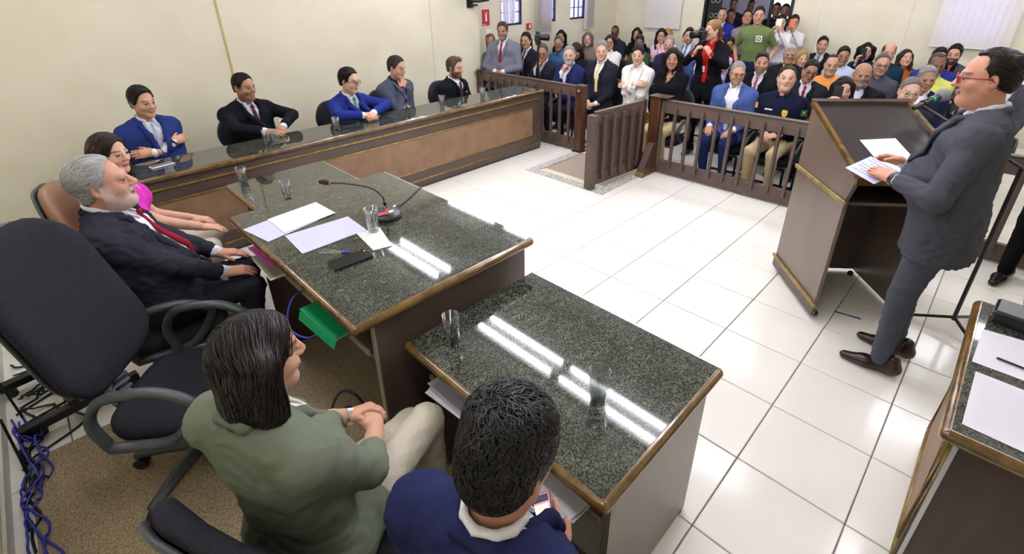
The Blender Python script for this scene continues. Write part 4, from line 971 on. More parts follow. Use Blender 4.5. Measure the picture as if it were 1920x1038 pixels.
    # ---- glasses
    if glasses:
        def HW(p): return np.array(p) * hs @ Rh.T + hd
        m = MB(); r0 = .0026
        for s in (1, -1):
            m.tube([HW((.104 - .12 * (abs(y) - .02) ** 2 * 30 * .1, s * y, z)) for y, z in ((.012, .010), (.022, .017), (.042, .017), (.052, .010), (.051, -.010), (.041, -.018), (.023, -.018), (.013, -.009))], r0, 5, closed=True)
            m.tube([HW((.100, s * .052, .010)), HW((.06, s * .073, .010)), HW((-.005, s * .081, .008)), HW((-.02, s * .081, -.008))], r0, 5)
        m.tube([HW((.105, .012, .010)), HW((.109, 0, .012)), HW((.105, -.012, .010))], r0, 5)
        gname = 'glasses_%s' % glasses.lstrip('#')
        if gname not in MATS: plain(gname, glasses, .3)
        m.build('glasses', gname, root)
    # ---- shoes
    for s in (1, -1):
        o = link('shoe', shoe_mesh(shoes, shoe_kind), root, tuple(an[s] + np.array((.0, 0, -an[s][2]))), (0, 0, s * .10)); 
        if an[s][2] > .12: o.location = tuple(an[s] + np.array((0, 0, -.085)))
    K['hd'] = hd; K['Rh'] = Rh; K['hs'] = hs; K['nb'] = nb
    K['hw'] = lambda p: R @ (np.array(p) * hs @ Rh.T + hd) + org; K['world'] = lambda p: R @ np.array(p) + org
    return K
# ================================================================== who is in the room
FAIR, MID, TAN, BRN = '#c8a08a', '#b88e76', '#9d755e', '#785342'
DK, BR, GR, LG = '#15110f', '#33231a', '#6d6a68', '#a9a8a6'
KP = {}; CARP = .0055
def fc(skin=MID, hair='short', hairc=DK, **k): return dict(skin=skin, hair=hair, hairc=hairc, **k)
chair_proto = None
def short_label(t, n): w = t.split(); return ' '.join(w[:n])
def hall_chair(loc, yaw, who):
    """visitor chair under every seated visitor"""
    global chair_proto
    if chair_proto is None:
        chair_proto = office_chair(None, (0, 0, 0), 0, .427, .38, .42, .15, 8, True, 'legs', name='visitor_chair', cat=None, wid=.86, deep=.90); o = chair_proto
    else: o = copy_tree(chair_proto)
    o.location = loc; o.rotation_euler = (0, 0, yaw)
    tag(o, 'black looped-arm chair under the ' + short_label(who, 11), 'chair', 'visitor chairs in the audience'); return o
def aud(key, label, u, v, X, yaw=185, hyaw=None, hp=4, chair=True, **k):
    """a visitor whose head lies on the sight line (u, v) at distance X down the hall"""
    H = atx(u, v, X); k.setdefault('pose', 'sit'); hyaw = 205 if hyaw is None else hyaw
    lod = (.019, .0066, .0072) if X < 3.3 else (.024, .0077, .0085) if X < 4.6 else (.029, .0092, .0095)
    for q_, v_ in zip(('cell', 'hcell', 'hand_cell'), lod): k.setdefault(q_, v_)
    KP[key] = K = person(label, H, yaw, floor=AFL, hyaw=hyaw, hpitch=hp, **k)
    if k['pose'] == 'sit' and chair: hall_chair((K['org'][0], K['org'][1], AFL), RAD(yaw), label)
    return K
NAVY, BLACK, GREY, CHAR, BLUE = '#1e2747', '#16161b', '#6a6c76', '#2b2c34', '#2e4677'
# --- five officials on the long bench
def off(key, label, u, v, Y, yaw, hyaw, hp=4, back=0, **k):
    H = aty(u, v, Y); KP[key] = K = person(label, H, yaw, floor=0, hyaw=hyaw, hpitch=hp, cell=.016, hcell=.0049, legsp=.78, legs={s_: ((.405, s_ * .10, .535), (.36, s_ * .088, .085)) for s_ in (1, -1)}, **k)
    c = office_chair(None, (K['org'][0] - .02 * math.cos(RAD(yaw)), K['org'][1] - .02 * math.sin(RAD(yaw)), 0), RAD(yaw), .428, .36, .44, .10, 9, False, 'star', cat=None)
    tag(c, 'black swivel chair under the ' + short_label(label, 11), 'chair', 'swivel chairs behind the long bench'); return K
K1 = off('m1', 'man in bright blue suit with folded arms behind the bench', 268, 192, 2.78, -80, -66, face=fc(MID, 'short', DK, hairt=.02, hamp=.005, recede=.2), arms=('crossed', 'crossed'), jacket='#26346f', tie='#b9bfd6', shirt='#dfe2ee', wd=1.08)
off('m2', 'heavy man in black suit and maroon tie behind the bench', 458, 163, 2.84, -82, -64, face=fc(TAN, 'short', DK, beard='stubble', w=1.05, fat=.6, hairt=.008), arms=('table2', 'table2') if False else (((.40, .10, .83), (.8, -.6, -.05), (.2, .2, 1), .3, (-.2, 1, .15)), ((.41, -.06, .83), (.8, .6, -.05), (.2, -.2, 1), .3, (-.2, -1, .15))), jacket='#17171c', tie='#4a2032', shirt='#d9dcec', wd=1.18, belly=.6)
off('m3', 'man in vivid blue suit and green tie leaning on clasped hands', 655, 152, 2.60, -85, -60, 8, lean=.15, face=fc(FAIR, 'wavy', DK, recede=.3, hairt=.016), arms=(((.42, .045, .835), (.75, -.75, .02), (.2, .3, 1), .5, (-.1, 1, .12)), ((.42, -.055, .835), (.75, .75, .02), (.2, -.3, 1), .5, (-.1, -1, .12))), jacket='#232f78', tie='#5f8f78', shirt='#e3e5e6', glasses='#17171a', wd=1.05)
off('m4', 'man in slate suit and purple tie with a hand at his mouth', 744, 127, 2.78, -85, -66, 10, face=fc(MID, 'short', '#2a211d', recede=.1, w=1.03), arms=('across', 'chin'), jacket='#4b5160', tie='#5a2fa5', shirt='#3a2a58', collar='#2d2140', wd=1.08, lean=.10)
off('m5', 'bearded man in black suit and plum tie at the bench end', 853, 127, 2.74, -88, -70, 4, face=fc(MID, 'short', '#55483d', beard='full', beardc='#4a382c', hairt=.014, quiff=True), arms=('lap', 'lap'), jacket='#17181e', tie='#4b3140', shirt='#e0e2ec', lean=.04)
# --- the presiding man and the woman in pink
old = person('grey-haired man with white beard in charcoal suit and red tie', atz(192, 345, 1.205), -14, floor=CARP, hyaw=-16, hpitch=-9, hroll=4, lean=-.10, cell=.0105, hcell=.0040, hand_cell=.0052, wd=1.12, belly=1.0,
             face=fc('#b68670', 'short', '#a9a9a8', hairt=.011, recede=.35, strands=dict(n=1100, seg=8, step=.009, comb='back', r=.0010, wave=.0015, tv=.35, jitter=.2), beard='full', trim=True, beardk=.5, beardc='#c4beb9', brow='#8d8680', nose=1.25, hs=1.06, fat=.5, w=.98, jaw=1.05, hamp=.004), jacket='#2c2d36', tie='#8a1f30', shirt='#e4e4ee', trousers='#26272f', arms=(((.25, .15, .655), (1, -.1, -.22), (.25, 0, 1), .12, (-.5, 1, -.3)), ((.29, -.11, .645), (1, .1, -.2), (.2, -.2, 1), .15, (-.5, -1, -.3))), open_v=.06, fold=.0045, neck=.80, legs={1: ((.38, .12, .535), (.29, .13, .085)), -1: ((.38, -.12, .535), (.29, -.13, .085))})
KP['old'] = old
KP['pink'] = person('smiling woman in magenta top and cream trousers', atz(207, 288, 1.175), -20, floor=0, hyaw=-52, hpitch=2, lean=.02, cell=.014, hcell=.0049, female=True, face=fc(FAIR, 'long', '#2e1f18', hairl=.26, lip='#b5524f'),
             shirt='#c936a8', trousers='#ded8c6', sleeve='short', top='blouse', vneck=.09, arms=('lap', ((.36, -.07, .665), (1, -.05, -.25), (.15, 0, 1), .2, (-.5, -1, -.3))), shoes='#6a4a3a')
# --- nearest two at the lower desk
gnO = atz(487, 668, 1.215) - rzm(RAD(22)) @ np.array((.01, 0, 0)); gnO[2] = 0
def gnL(p): return rzm(RAD(22)).T @ (np.array(p) - gnO)
KP['green'] = person('dark-haired woman in sage blazer and cream trousers', atz(487, 668, 1.215), 22, floor=CARP, hyaw=0, hpitch=4, lean=.01, cell=.0105, hcell=.0042, hand_cell=.0048, female=True, wd=1.16,
             face=fc('#c29680', 'long', '#17110e', hairl=.27, vol=1.08, hamp=.004, strands=dict(n=1300, seg=10, step=.024, comb='down', r=.0012, wave=.002)), jacket='#6a7262', shirt='#e6e3da', trousers='#cfc8b6', arms=(((.29, .065, .70), (.85, -.75, .12), (.3, .35, 1), .5, (-.2, 1, -.7)), ((.29, -.04, .69), (.80, .8, .2), (.2, -.4, 1), .55, (-.3, -1, -.6))), fold=.0028, sleeve='rolled', jsl=.34, open_v=.08, legs={-1: (tuple(gnL(atz(800, 790, .60))), tuple(gnL(atz(800, 790, .60) + np.array((.03, .03, -.52))))), 1: (tuple(gnL(atz(770, 800, .52))), tuple(gnL(atz(770, 800, .52) + np.array((.0, .06, -.44)))))})
nvH = atz(955, 850, 1.225); nvO = nvH - rzm(RAD(12)) @ np.array((.12, 0, 0)); nvO[2] = 0
PHN = atz(1025, 985, .78); NVF, NVD = (.75, .60, .10), (.45, -.10, -.9)
nvW = rzm(RAD(12)).T @ (PHN - nvO - np.array((0, 0, CARP))) - frame_from(NVF, NVD) @ np.array((.085, 0, -.0225))
KP['navy'] = person('man with thick black hair in navy suit holding a phone', nvH, 12, floor=CARP, hyaw=8, hpitch=16, lean=.12, cell=.0105, hcell=.0042, hand_cell=.0048, wd=1.14,
             face=fc('#b48570', 'wavy', '#0e0c0c', hairt=.020, strands=dict(n=3000, seg=6, step=.012, comb='crown', r=.0011, wave=.008, lift=.003, jitter=.28)), jacket='#23284a', shirt='#eeeef2', tie='#1d2038', arms=('lap', (tuple(nvW), NVF, NVD, .05, (-.3, -1, -.5))), fold=.0035, neck=.88, legs={1: ((.35, .105, .505), (.35, .088, .085)), -1: ((.35, -.105, .505), (.35, -.088, .085))})
# --- the speaker
KP['speaker'] = person('speaker in grey suit and glasses standing behind the lectern', (.31, -2.07, 1.605), 88, floor=0, pose='stand', hyaw=100, hpitch=3, lean=.05, cell=.011, hcell=.0042, hand_cell=.0050, wd=1.12, belly=1.1,
             face=fc('#b8866f', 'short', '#231a17', recede=.75, hairt=.010, strands=dict(n=1200, seg=8, step=.010, comb='back', r=.0011, wave=.0015), fat=.6, nose=1.15, beard=None), glasses='#8a1f24', jacket='#494a52', tie='#2c2f55', shirt='#dfe0ea', trousers='#4e505a', shoes='#2b1410',
             arms=(((.23, .14, 1.12), (.80, -.50, .10), (0, .45, .9), .10, (-.5, 1, -.7)), ((.26, -.15, 1.13), (.9, .15, .10), (0, -.7, .8), .4, (-.5, -1, -.7))), legs={1: ((.05, .09, .49), (.04, .08, .085)), -1: ((.05, -.10, .49), (.02, -.15, .085))}, fold=.004)
# --- visitors: standing at the left railing
aud('a1', 'standing man with grey beard in light grey suit at the railing', 942, 58, 2.43, 205, 215, 4, pose='stand', face=fc(TAN, 'short', '#3a3634', beard='full', beardc='#77716c'), arms=('front', 'front'), jacket='#6a6d78', tie='#7a2334', shirt='#e6dcdc', wd=1.16, belly=.5)
aud('a2', 'man in sage green shirt with lanyard at the wall end', 919, 79, 2.80, 182, 215, face=fc(TAN, 'short', '#6b5038', recede=.5), shirt='#6f8a84', top='shirt')
aud('a3', 'visitor in black suit behind the grey-suited standing man', 986, 76, 3.14, 182, 205, face=fc(MID, 'short', DK), jacket='#23242c', tie='#444455')
aud('a4', 'woman with brown hair in rust patterned blouse', 987, 78, 3.65, 182, 220, face=fc(TAN, 'long', '#3a2318', hairl=.2), shirt='#5a2f25', female=True)
aud('a5', 'man in dark suit covering his mouth behind the camera tripod', 1017, 99, 2.74, 182, 215, 8, face=fc(TAN, 'short', '#4b4540', recede=.4), glasses='#5a1f24', arms=('across', 'chin'), jacket='#22242c', shirt='#d7d3d6', tie=None, collar=True)
aud('a6', 'man with grey hair and glasses in blue polo shirt', 1047, 81, 3.89, 182, 215, face=fc(TAN, 'short', '#5e5a57'), glasses='#9a9aa0', shirt='#3d5f88', top='polo', sleeve='short')
aud('a7', 'young woman with long black hair and white top', 1052, 69, 4.56, 182, 210, face=fc(MID, 'long', '#120d0c', hairl=.34), jacket='#15151a', shirt='#eceaea', female=True)
aud('a8', 'smiling grey-bearded man in navy suit resting chin on fist', 1067, 103, 2.72, 182, 213, face=fc(FAIR, 'buzz', '#8b8784', hairt=.005, beard='full', beardc='#b3aca8', fat=.8, w=1.06), arms=('across', 'chin'), jacket='#232a55', shirt='#f0f0f4', tie=None, collar=True, wd=1.14, belly=.8)
aud('a9', 'woman with dark hair bowing her head, dark top', 1080, 95, 3.57, 182, 190, 30, face=fc(TAN, 'long', '#2a1c16', hairl=.2), shirt='#1c1c22', female=True)
aud('a10', 'woman with grey hair and glasses in patterned blouse', 1102, 73, 4.70, 182, 208, face=fc(FAIR, 'long', '#6b5f58', hairl=.16), glasses='#b77f80', shirt='#6f665e', female=True)
aud('a11', 'man in dark suit and pale yellow tie by the gate', 1128, 95, 2.73, 182, 212, face=fc(FAIR, 'short', '#8a8580', hairt=.014), arms=('clasp', 'clasp'), jacket='#23242f', shirt='#f1f1f3', tie='#e3d493', glasses=None, wd=1.06, legsp=1.0)
aud('a12', 'woman with glasses and long hair in cream blouse', 1144, 79, 4.38, 182, 205, face=fc(MID, 'long', '#2a1d17', hairl=.28, lip='#b23b45'), glasses='#1a1a1c', shirt='#e8e4da', female=True)
aud('a13', 'man in sunglasses and dark suit at the back', 1153, 61, 6.03, 182, 208, face=fc(BRN, 'short', '#1b1614', recede=.6), jacket='#2a2f3d', shirt='#8a8f98', tie=None, collar=True)
aud('a14', 'woman in black sleeveless top beneath the far blind', 1194, 64, 6.00, 182, 203, face=fc(TAN, 'long', DK, hairl=.22), shirt='#131316', sleeve='short', female=True)
aud('a15', 'dark-haired visitor in olive top behind the white blazer', 1199, 80, 4.42, 182, 205, face=fc(BRN, 'pulled', '#181620'), shirt='#39462c', female=True)
aud('a16', 'woman in white blazer with folded arms by the gate', 1196, 103, 2.77, 182, 206, face=fc(FAIR, 'pulled', '#1d1513', bun=True, lip='#b5605f'), arms=('crossed', 'crossed'), jacket='#eceae4', shirt='#e4e2de', trousers='#2b3160', female=True, wd=1.1, open_v=.05)
aud('a17', 'woman in pale pink blouse in the back row', 1240, 67, 5.24, 182, 205, face=fc(MID, 'long', '#211713', hairl=.25), shirt='#e2b8cc', female=True, arms=('chin', 'across'))
aud('a18', 'older grey-haired man with glasses in dark blue suit', 1254, 83, 4.40, 182, 203, face=fc(MID, 'short', '#8e8f94', recede=.3), glasses='#b8b8bd', jacket='#262c44', shirt='#d9dbe4', tie='#444a66')
aud('a19', 'woman with long wavy black hair in black blouse', 1261, 110, 2.72, 182, 205, face=fc(TAN, 'long', '#130e0d', hairl=.25, vol=1.12, lip='#b8323a'), shirt='#141418', trousers='#c8b98a', female=True, vneck=.13, wd=1.12, arms=('clasp', 'clasp'))
aud('a20', 'blonde visitor half hidden in the back row', 1251, 66, 6.26, 182, 205, face=fc(FAIR, 'long', '#b58a4a', hairl=.15), shirt='#dbc7cc', female=True)
aud('a21', 'visitor with brown hair and white top against the far wall', 1287, 71, 6.05, 182, 205, face=fc(FAIR, 'pulled', '#6a4a33'), shirt='#e7e4e2', female=True)
aud('a22', 'young man in light grey suit and teal tie', 1292, 67, 5.23, 182, 205, face=fc(FAIR, 'short', '#1d1613', beard='stubble', quiff=True), jacket='#8f8f99', shirt='#e7e9ef', tie='#4d8f97')
aud('a24', 'man in blue suit with clasped hands behind the photographer', 1316, 94, 4.08, 182, 205, face=fc(MID, 'short', DK), arms=('clasp', 'clasp'), jacket='#3c4777', shirt='#e6e7ee', tie='#343a5c', trousers='#333a58')
aud('a43', 'visitor in lavender shirt behind the photographer', 1349, 84, 5.02, 182, 205, face=fc(MID, 'short', DK), shirt='#bfb8dd', arms=('crossed', 'crossed'))
aud('a31', 'girl with dark hair in dark red top', 1368, 84, 5.76, 182, 202, face=fc(TAN, 'long', '#17100f', hairl=.16, hs=.9), shirt='#6c1f22', female=True)
KP['ph'] = aud('a23', 'standing woman in black suit and red top aiming a camera', 1336, 57, 3.45, 185, 152, 4, pose='stand', face=fc(FAIR, 'pulled', '#6b4a33', bun=False, hairl=.2, hairc2='#a07a50'), arms=(((.32, .10, 1.36), (.2, -.5, .9), (.5, .8, .2), .6, (.2, .9, -1)), ((.30, -.09, 1.36), (.2, .5, .9), (.4, -.9, .2), .6, (.2, -.9, -1))), jacket='#17171b', shirt='#b5241f', trousers='#141418', female=True, open_v=.02, wd=1.05)
aud('a30', 'standing young man in olive green t-shirt', 1423, 29, 5.28, 190, 200, pose='stand', face=fc(MID, 'short', DK, hairt=.012), arms=('pocket', 'pocket'), shirt='#66764a', top='tee', collar=False, sleeve='short', trousers='#1f2644', wd=1.08)
aud('a25', 'balding man in royal blue suit in the doorway', 1354, 29, 6.62, 190, 203, pose='stand', face=fc(MID, 'short', '#2b221e', recede=.9, hairt=.008), arms=('hang', 'hang'), jacket='#2b2f8a', shirt='#e9e9f0', tie='#8d8fae', wd=1.1)
aud('a28', 'man in grey shirt tilting his head up by the doorway', 1401, 33, 6.30, 190, 205, -12, pose='stand', face=fc(TAN, 'short', '#221a17'), arms=('hang', 'hang'), shirt='#77737f')
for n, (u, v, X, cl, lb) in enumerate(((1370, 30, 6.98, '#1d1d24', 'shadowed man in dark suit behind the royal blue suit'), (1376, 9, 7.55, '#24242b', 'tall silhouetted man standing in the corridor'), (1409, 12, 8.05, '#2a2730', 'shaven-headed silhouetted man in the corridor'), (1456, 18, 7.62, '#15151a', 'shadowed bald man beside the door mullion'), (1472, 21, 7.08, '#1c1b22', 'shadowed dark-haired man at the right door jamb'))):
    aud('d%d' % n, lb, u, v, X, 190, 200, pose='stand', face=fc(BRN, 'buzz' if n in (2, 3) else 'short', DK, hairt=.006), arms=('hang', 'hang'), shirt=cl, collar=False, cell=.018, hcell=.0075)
aud('a34', 'woman in white shirt and lanyard filming with a phone', 1464, 42, 5.98, 190, 203, pose='stand', face=fc(FAIR, 'pulled', '#1e1614'), arms=('phone', 'phone'), shirt='#eceaf0', trousers='#6f7078', female=True)
aud('a35', 'woman in white blouse holding up an orange phone', 1489, 42, 6.41, 190, 203, pose='stand', face=fc(MID, 'pulled', '#2c1d18'), arms=('phone', 'phone'), shirt='#efedf0', trousers='#c9c7c4', female=True)
# front rows on the right
aud('a36', 'man in blue jacket and round glasses in the front row', 1383, 137, 2.89, 182, 215, face=fc(MID, 'buzz', '#8c8a88', hairt=.007, beard='stubble', beardc='#6c6460'), glasses='#4a2e22', arms=('lap', 'lap'), jacket='#465a90', shirt='#ecebf3', tie=None, collar=True, trousers='#22305c', shoes='#4a2a1e', wd=1.12, open_v=.03)
aud('a37', 'man in black suit and pink tie behind the blue jacket', 1428, 117, 3.72, 182, 203, face=fc(MID, 'short', '#37302c', beard='stubble', quiff=True), jacket='#1b1b20', shirt='#ecebf1', tie='#a2566c', wd=1.08)
aud('a38', 'grey-haired man in black polo with yellow collar', 1481, 101, 4.63, 182, 200, face=fc(TAN, 'short', '#b2b0ad', hairt=.008, fat=.5), shirt='#1d1d20', top='polo', collar='#e7bf1d', sleeve='short', wd=1.15, belly=.6)
aud('a39', 'blonde woman behind the yellow-collared polo', 1503, 110, 5.44, 182, 215, face=fc(FAIR, 'long', '#a98a55', hairl=.16), shirt='#2b2530', female=True, arms=('clasp', 'clasp'))
KP['pol'] = aud('a40', 'police officer in navy jersey with a gold badge', 1475, 147, 2.81, 182, 200, -6, face=fc(FAIR, 'short', '#2c2420', hairt=.005, recede=.3, fat=.6, w=1.05), arms=('clasp', 'clasp'), shirt='#171c30', top='shirt', collar='#171c30', trousers='#c6b48e', shoes='#b39a72', wd=1.14, belly=.5)
aud('a41', 'smiling man in dark suit and wine tie leaning sideways', 1519, 133, 3.72, 182, 205, 10, hroll=-12, face=fc(TAN, 'short', '#1d1714'), glasses='#33302e', jacket='#25262e', shirt='#eae9f1', tie='#7c2f45', wd=1.05)
aud('a42', 'man in black suit and grey tie by the wall joint', 1542, 84, 6.26, 182, 200, face=fc(MID, 'short', '#1c1614'), jacket='#1d1e26', shirt='#cfcfd6', tie='#5a5f76')
aud('a44', 'balding man in orange t-shirt', 1559, 122, 4.56, 182, 200, face=fc(MID, 'short', '#3c2e25', recede=.9, hairt=.006, fat=.5), shirt='#d4914e', top='tee', collar=False, sleeve='short', arms=('crossed', 'crossed'), wd=1.12)
aud('a45', 'man in light blue shirt in the fourth row', 1581, 105, 5.45, 182, 200, face=fc(TAN, 'short', '#1e1815', hairt=.016), shirt='#c5cdea', top='shirt', arms=('clasp', 'clasp'))
aud('a46', 'woman with big curly hair filming with one hand', 1624, 96, 6.26, 182, 200, face=fc(FAIR, 'curly', '#15100e', hairl=.17, vol=1.22), shirt='#1f2a46', arms=('lap', 'phone'), female=True)
aud('a47', 'dark-haired woman behind the lectern holding up a phone', 1580, 168, 2.80, 182, 205, face=fc(FAIR, 'long', '#1d1413', hairl=.24), shirt='#5a1f26', arms=('phone', 'phone'), female=True)
aud('a48', 'bald man with grey goatee in black jacket', 1617, 140, 3.63, 182, 200, face=fc(TAN, 'bald', '#8a8784', beard='goatee', beardc='#8a8784', w=1.06, fat=.6, browk=.5), jacket='#1b1b1f', shirt='#c9d0e8', tie=None, collar=True, wd=1.14)
aud('a49', 'man with glasses in dark grey shirt', 1653, 121, 4.48, 182, 198, face=fc(MID, 'buzz', '#5b5552', hairt=.007, recede=.4), glasses='#2c2422', shirt='#4a4a54', top='shirt')
aud('a50', 'balding man in dark teal top behind the glasses', 1666, 99, 5.37, 182, 198, face=fc(MID, 'sides', '#3a2f2a'), shirt='#1d3344', top='tee', collar=False)
aud('a51', 'woman with long straight hair in rust top', 1698, 109, 6.19, 182, 210, -10, face=fc(FAIR, 'long', '#33251d', hairl=.34, lip='#9c3038'), shirt='#a3552e', female=True, arms=('clasp', 'clasp'))
aud('a52', 'man with short grey hair and glasses beside the lectern', 1705, 172, 2.73, 182, 200, face=fc(FAIR, 'buzz', '#6d665f', hairt=.007), glasses='#8e8b86', jacket='#20242f', shirt='#e6e6ec', tie='#3a3f5a')
aud('a53', 'older grey-haired man in navy suit, collar open', 1737, 148, 3.62, 182, 200, face=fc(TAN, 'short', '#8e8b8a', hairt=.012), jacket='#1f2338', shirt='#e8e8ee', tie=None, collar=True)
aud('a54', 'man in pale yellow polo shirt', 1756, 122, 4.44, 182, 200, face=fc(BRN, 'short', '#4d4743', recede=.5), shirt='#d5d873', top='polo', sleeve='short', arms=('crossed', 'crossed'))
aud('a55', 'man in bright blue suit in the fourth row', 1760, 109, 5.29, 182, 190, face=fc(MID, 'short', DK), jacket='#2a3484', shirt='#e8e8f0', tie='#454a78')
aud('a56', 'bearded man in grey suit and red tie below the window', 1789, 102, 6.11, 182, 178, face=fc(MID, 'short', DK, beard='full', hairt=.018), jacket='#4d4e59', shirt='#1a1518', tie='#c4262c', wd=1.1)
aud('a57', 'visitor in grey suit and white shirt behind the speaker', 1901, 132, 4.29, 182, 195, face=fc(MID, 'short', DK), jacket='#484a54', shirt='#eeeef2', tie='#333344')
aud('a58', 'dark-suited visitor seated behind the railing past the speaker', 1853, 208, 2.95, 182, 195, face=fc(TAN, 'short', DK), jacket='#15161c', shirt='#dedee4', tie='#22242e', trousers='#111217', arms=('clasp', 'clasp'))
KP['edge'] = person('visitor in black shoes standing inside the railing', (1.84, -2.60, 1.62), 170, floor=0, pose='stand', face=fc(MID, 'short', DK), jacket='#1a1b20', tie='#26262e', trousers='#121216', arms=('front', 'front'))
# ================================================================== chairs at the judges' desks
def at_person(K, back=.02): o = K['org']; return o
o = old['org']; office_chair('grey-armed swivel chair under the presiding grey-haired man', (o[0] - .03, o[1], CARP), RAD(-14), .435, .52, .47, .13, 20, True, 'legs')
o = KP['pink']['org']; office_chair('tan-backed armchair of the woman in magenta', (o[0], o[1], 0), RAD(-20), .435, .50, .46, .12, 12, True, 'legs', 'tan_leather')
o = KP['green']['org']; office_chair('black-shelled chair under the woman in sage blazer', (o[0] + .045, o[1] + .02, CARP), RAD(22), .43, .36, .56, .12, 14, False)
o = KP['navy']['org']; office_chair('black swivel chair under the navy-suited man', (o[0] - .02, o[1], CARP), RAD(12), .43, .34, .46, .12, 12, False)
ec = office_chair('empty black high-backed swivel chair with looped armrests', (-2.62, .00, CARP), RAD(-38), .47, .70, .52, .10, 17, True)
for k in range(9):
    MB().tube([(-.245 - .012 * (k % 2), -.06, .44 + .017 * k), (-.275 - .014 * (k % 2), 0, .44 + .017 * k), (-.245 - .012 * (k % 2), .06, .44 + .017 * k)], .010, 6).build('bellows_rib', 'stripe_grey', ec)
st = empty('rolling_stand', (-3.08, 1.0, 0), RAD(8), 'low black metal stand on casters among the cables', 'stand')
for yy in (-.23, .25):
    MB().box(-.20, .30, yy - .025, yy + .025, .05, .095, bev=.004).build('foot_bar', 'metal_black', st)
    for xx in (-.16, .27): MB().tube([(xx, yy - .018, .025), (xx, yy + .018, .025)], .025, 12).build('caster', 'plastic_black', st)
for xx in (.02,): MB().box(xx - .02, xx + .02, -.25, .27, .095, .125).build('cross_bar', 'metal_black', st); MB().box(xx - .02, xx + .02, -.03, .01, .125, .62).build('upright', 'metal_black', st)
tag(bx('carpet', (-3.24, -1.72, -2.9, .60, 0.001, .006), 'carpet'), 'beige-brown carpet laid behind the desks', 'carpet')
# ================================================================== small things
def tumbler(label, x, y, z, water=.45, r0=.026, r1=.035, h=.125, group=None):
    g = empty('drinking_glass', (x, y, z), 0, label, 'glass', group)
    MB().lathe([(0, .0), (r0, .0), (r1, h), (r1 - .0022, h), (r0 - .002, .014), (0, .014)], n=24).build('tumbler', 'glass', g)
    if water: 
        t = .0145; f = lambda z_: r0 - .0022 + (r1 - r0) * (z_ / h); zt = t + (h - t) * water
        MB().lathe([(0, t), (f(t) - .0006, t), (f(zt) - .0006, zt), (0, zt)], n=24).build('water', 'water', g)
    return g
tumbler('glass half full of water on the lower desk near the sage blazer', -1.834, -.919, SZ, .42)
tumbler('empty glass standing alone on the lower desk', -1.685, -1.499, SZ, 0, h=.135)
tumbler('empty glass on a folded napkin beside the microphone', -1.703, -.150, CZ + .004, 0)
tumbler('glass of water on the desk corner facing the bench', -1.814, 1.448, SZ, .5)
tumbler('empty glass on the desk beyond the white papers', -1.70, .963, SZ, 0)
tumbler('glass on the bench in front of the maroon-tied man', -1.30, 2.19, BZ, 0); tumbler('second glass on the bench before the maroon-tied man', -1.345, 2.26, BZ, .2)
tumbler('glass on the bench beside the man with clasped hands', -.722, 2.226, BZ, .1)
tumbler('glass of water on the bench before the plum-tied man', .535, 2.245, BZ, .35); tumbler('glass of water at the railing end of the bench', 1.126, 2.233, BZ, .4)
def sheet(name, label, cat, pts, z, mat, th=.0012, lines=0, parent=None):
    c = np.mean(np.array(pts), 0); r = empty(name, (c[0], c[1], z), 0, label, cat)
    q = [(p[0] - c[0], p[1] - c[1], 0) for p in pts]; MB().prism(q, (0, 0, th)).build('sheet', mat, r)
    if lines:
        Q = [np.array(p) for p in q]
        for i in range(lines):
            t = .10 + .8 * i / lines; a = Q[0] * (1 - t) + Q[3] * t; b = Q[1] * (1 - t) + Q[2] * t; e = .92 if i % 4 != 3 else .6
            a2 = a * .92 + b * .08; b2 = a * (1 - e) + b * e; u = (Q[3] - Q[0]); u = u / np.linalg.norm(u) * .0012
            MB().add([a2 + (0, 0, th + .0004), b2 + (0, 0, th + .0004), b2 + u + (0, 0, th + .0004), a2 + u + (0, 0, th + .0004)], [(0, 3, 2, 1)]).build('print_line', 'print', r)
    return r
sheet('paper', 'white paper lying over the pale folder on the central desk', 'paper', [(-2.02, .37), (-1.745, .40), (-1.735, .185), (-2.02, .15)], CZ + .004, 'paper', .0015)
sheet('folder', 'pale bluish folder under the white paper', 'folder', [(-2.15, .345), (-1.86, .39), (-1.84, .17), (-2.11, .12)], CZ + .001, 'paper_blue', .002)
sheet('paper', 'bluish sheet lying beside the microphone on the central desk', 'paper', [(-2.03, .125), (-1.71, .10), (-1.72, -.11), (-2.045, -.112)], CZ + .001, 'paper_blue', .002)
n = sheet('napkin', 'crumpled white paper napkin under a glass', 'napkin', [(-1.775, -.11), (-1.66, -.13), (-1.72, -.345), (-1.805, -.32)], CZ + .001, 'napkin', .003)
def phone(label, loc, yaw, L=.155, Wd=.075, t=.009, case='phone_case', glass='phone_glass', rot=None):
    p = empty('phone', loc, yaw, label, 'phone')
    if rot is not None: p.rotation_euler = rot
    MB().box(-L / 2, L / 2, -Wd / 2, Wd / 2, 0, t, bev=.003).build('case', case, p); MB().box(-L / 2 + .004, L / 2 - .004, -Wd / 2 + .004, Wd / 2 - .004, t, t + .0008).build('screen', glass, p); return p
ph = phone('black phone lying face up on the central desk', (-1.92, -.325, CZ + .001), RAD(-4), .18, .085, .012); MB().lathe([(.004, 0), (0, .0002)], (.075, .02, .0130), 10).build('lens', 'white', ph)
def pen(label, loc, yaw, body, cap, L=.14):
    p = empty('pen', loc, yaw, label, 'pen'); MB().tube([(-L / 2, 0, .004), (L / 2 - .03, 0, .004)], .0038, 8).build('barrel', body, p); MB().tube([(L / 2 - .035, 0, .004), (L / 2 - .004, 0, .004), (L / 2, 0, .004)], [.0046, .0046, .003], 8).build('pen_cap', cap, p); return p
pen('clear ballpoint pen beside the black phone', (-1.94, -.21, CZ + .001), RAD(-48), 'pen_clear', 'pen_blue'); pen('second ballpoint pen with purple cap beside the phone', (-1.925, -.20, CZ + .001), RAD(-56), 'pen_clear', 'cable_blue')
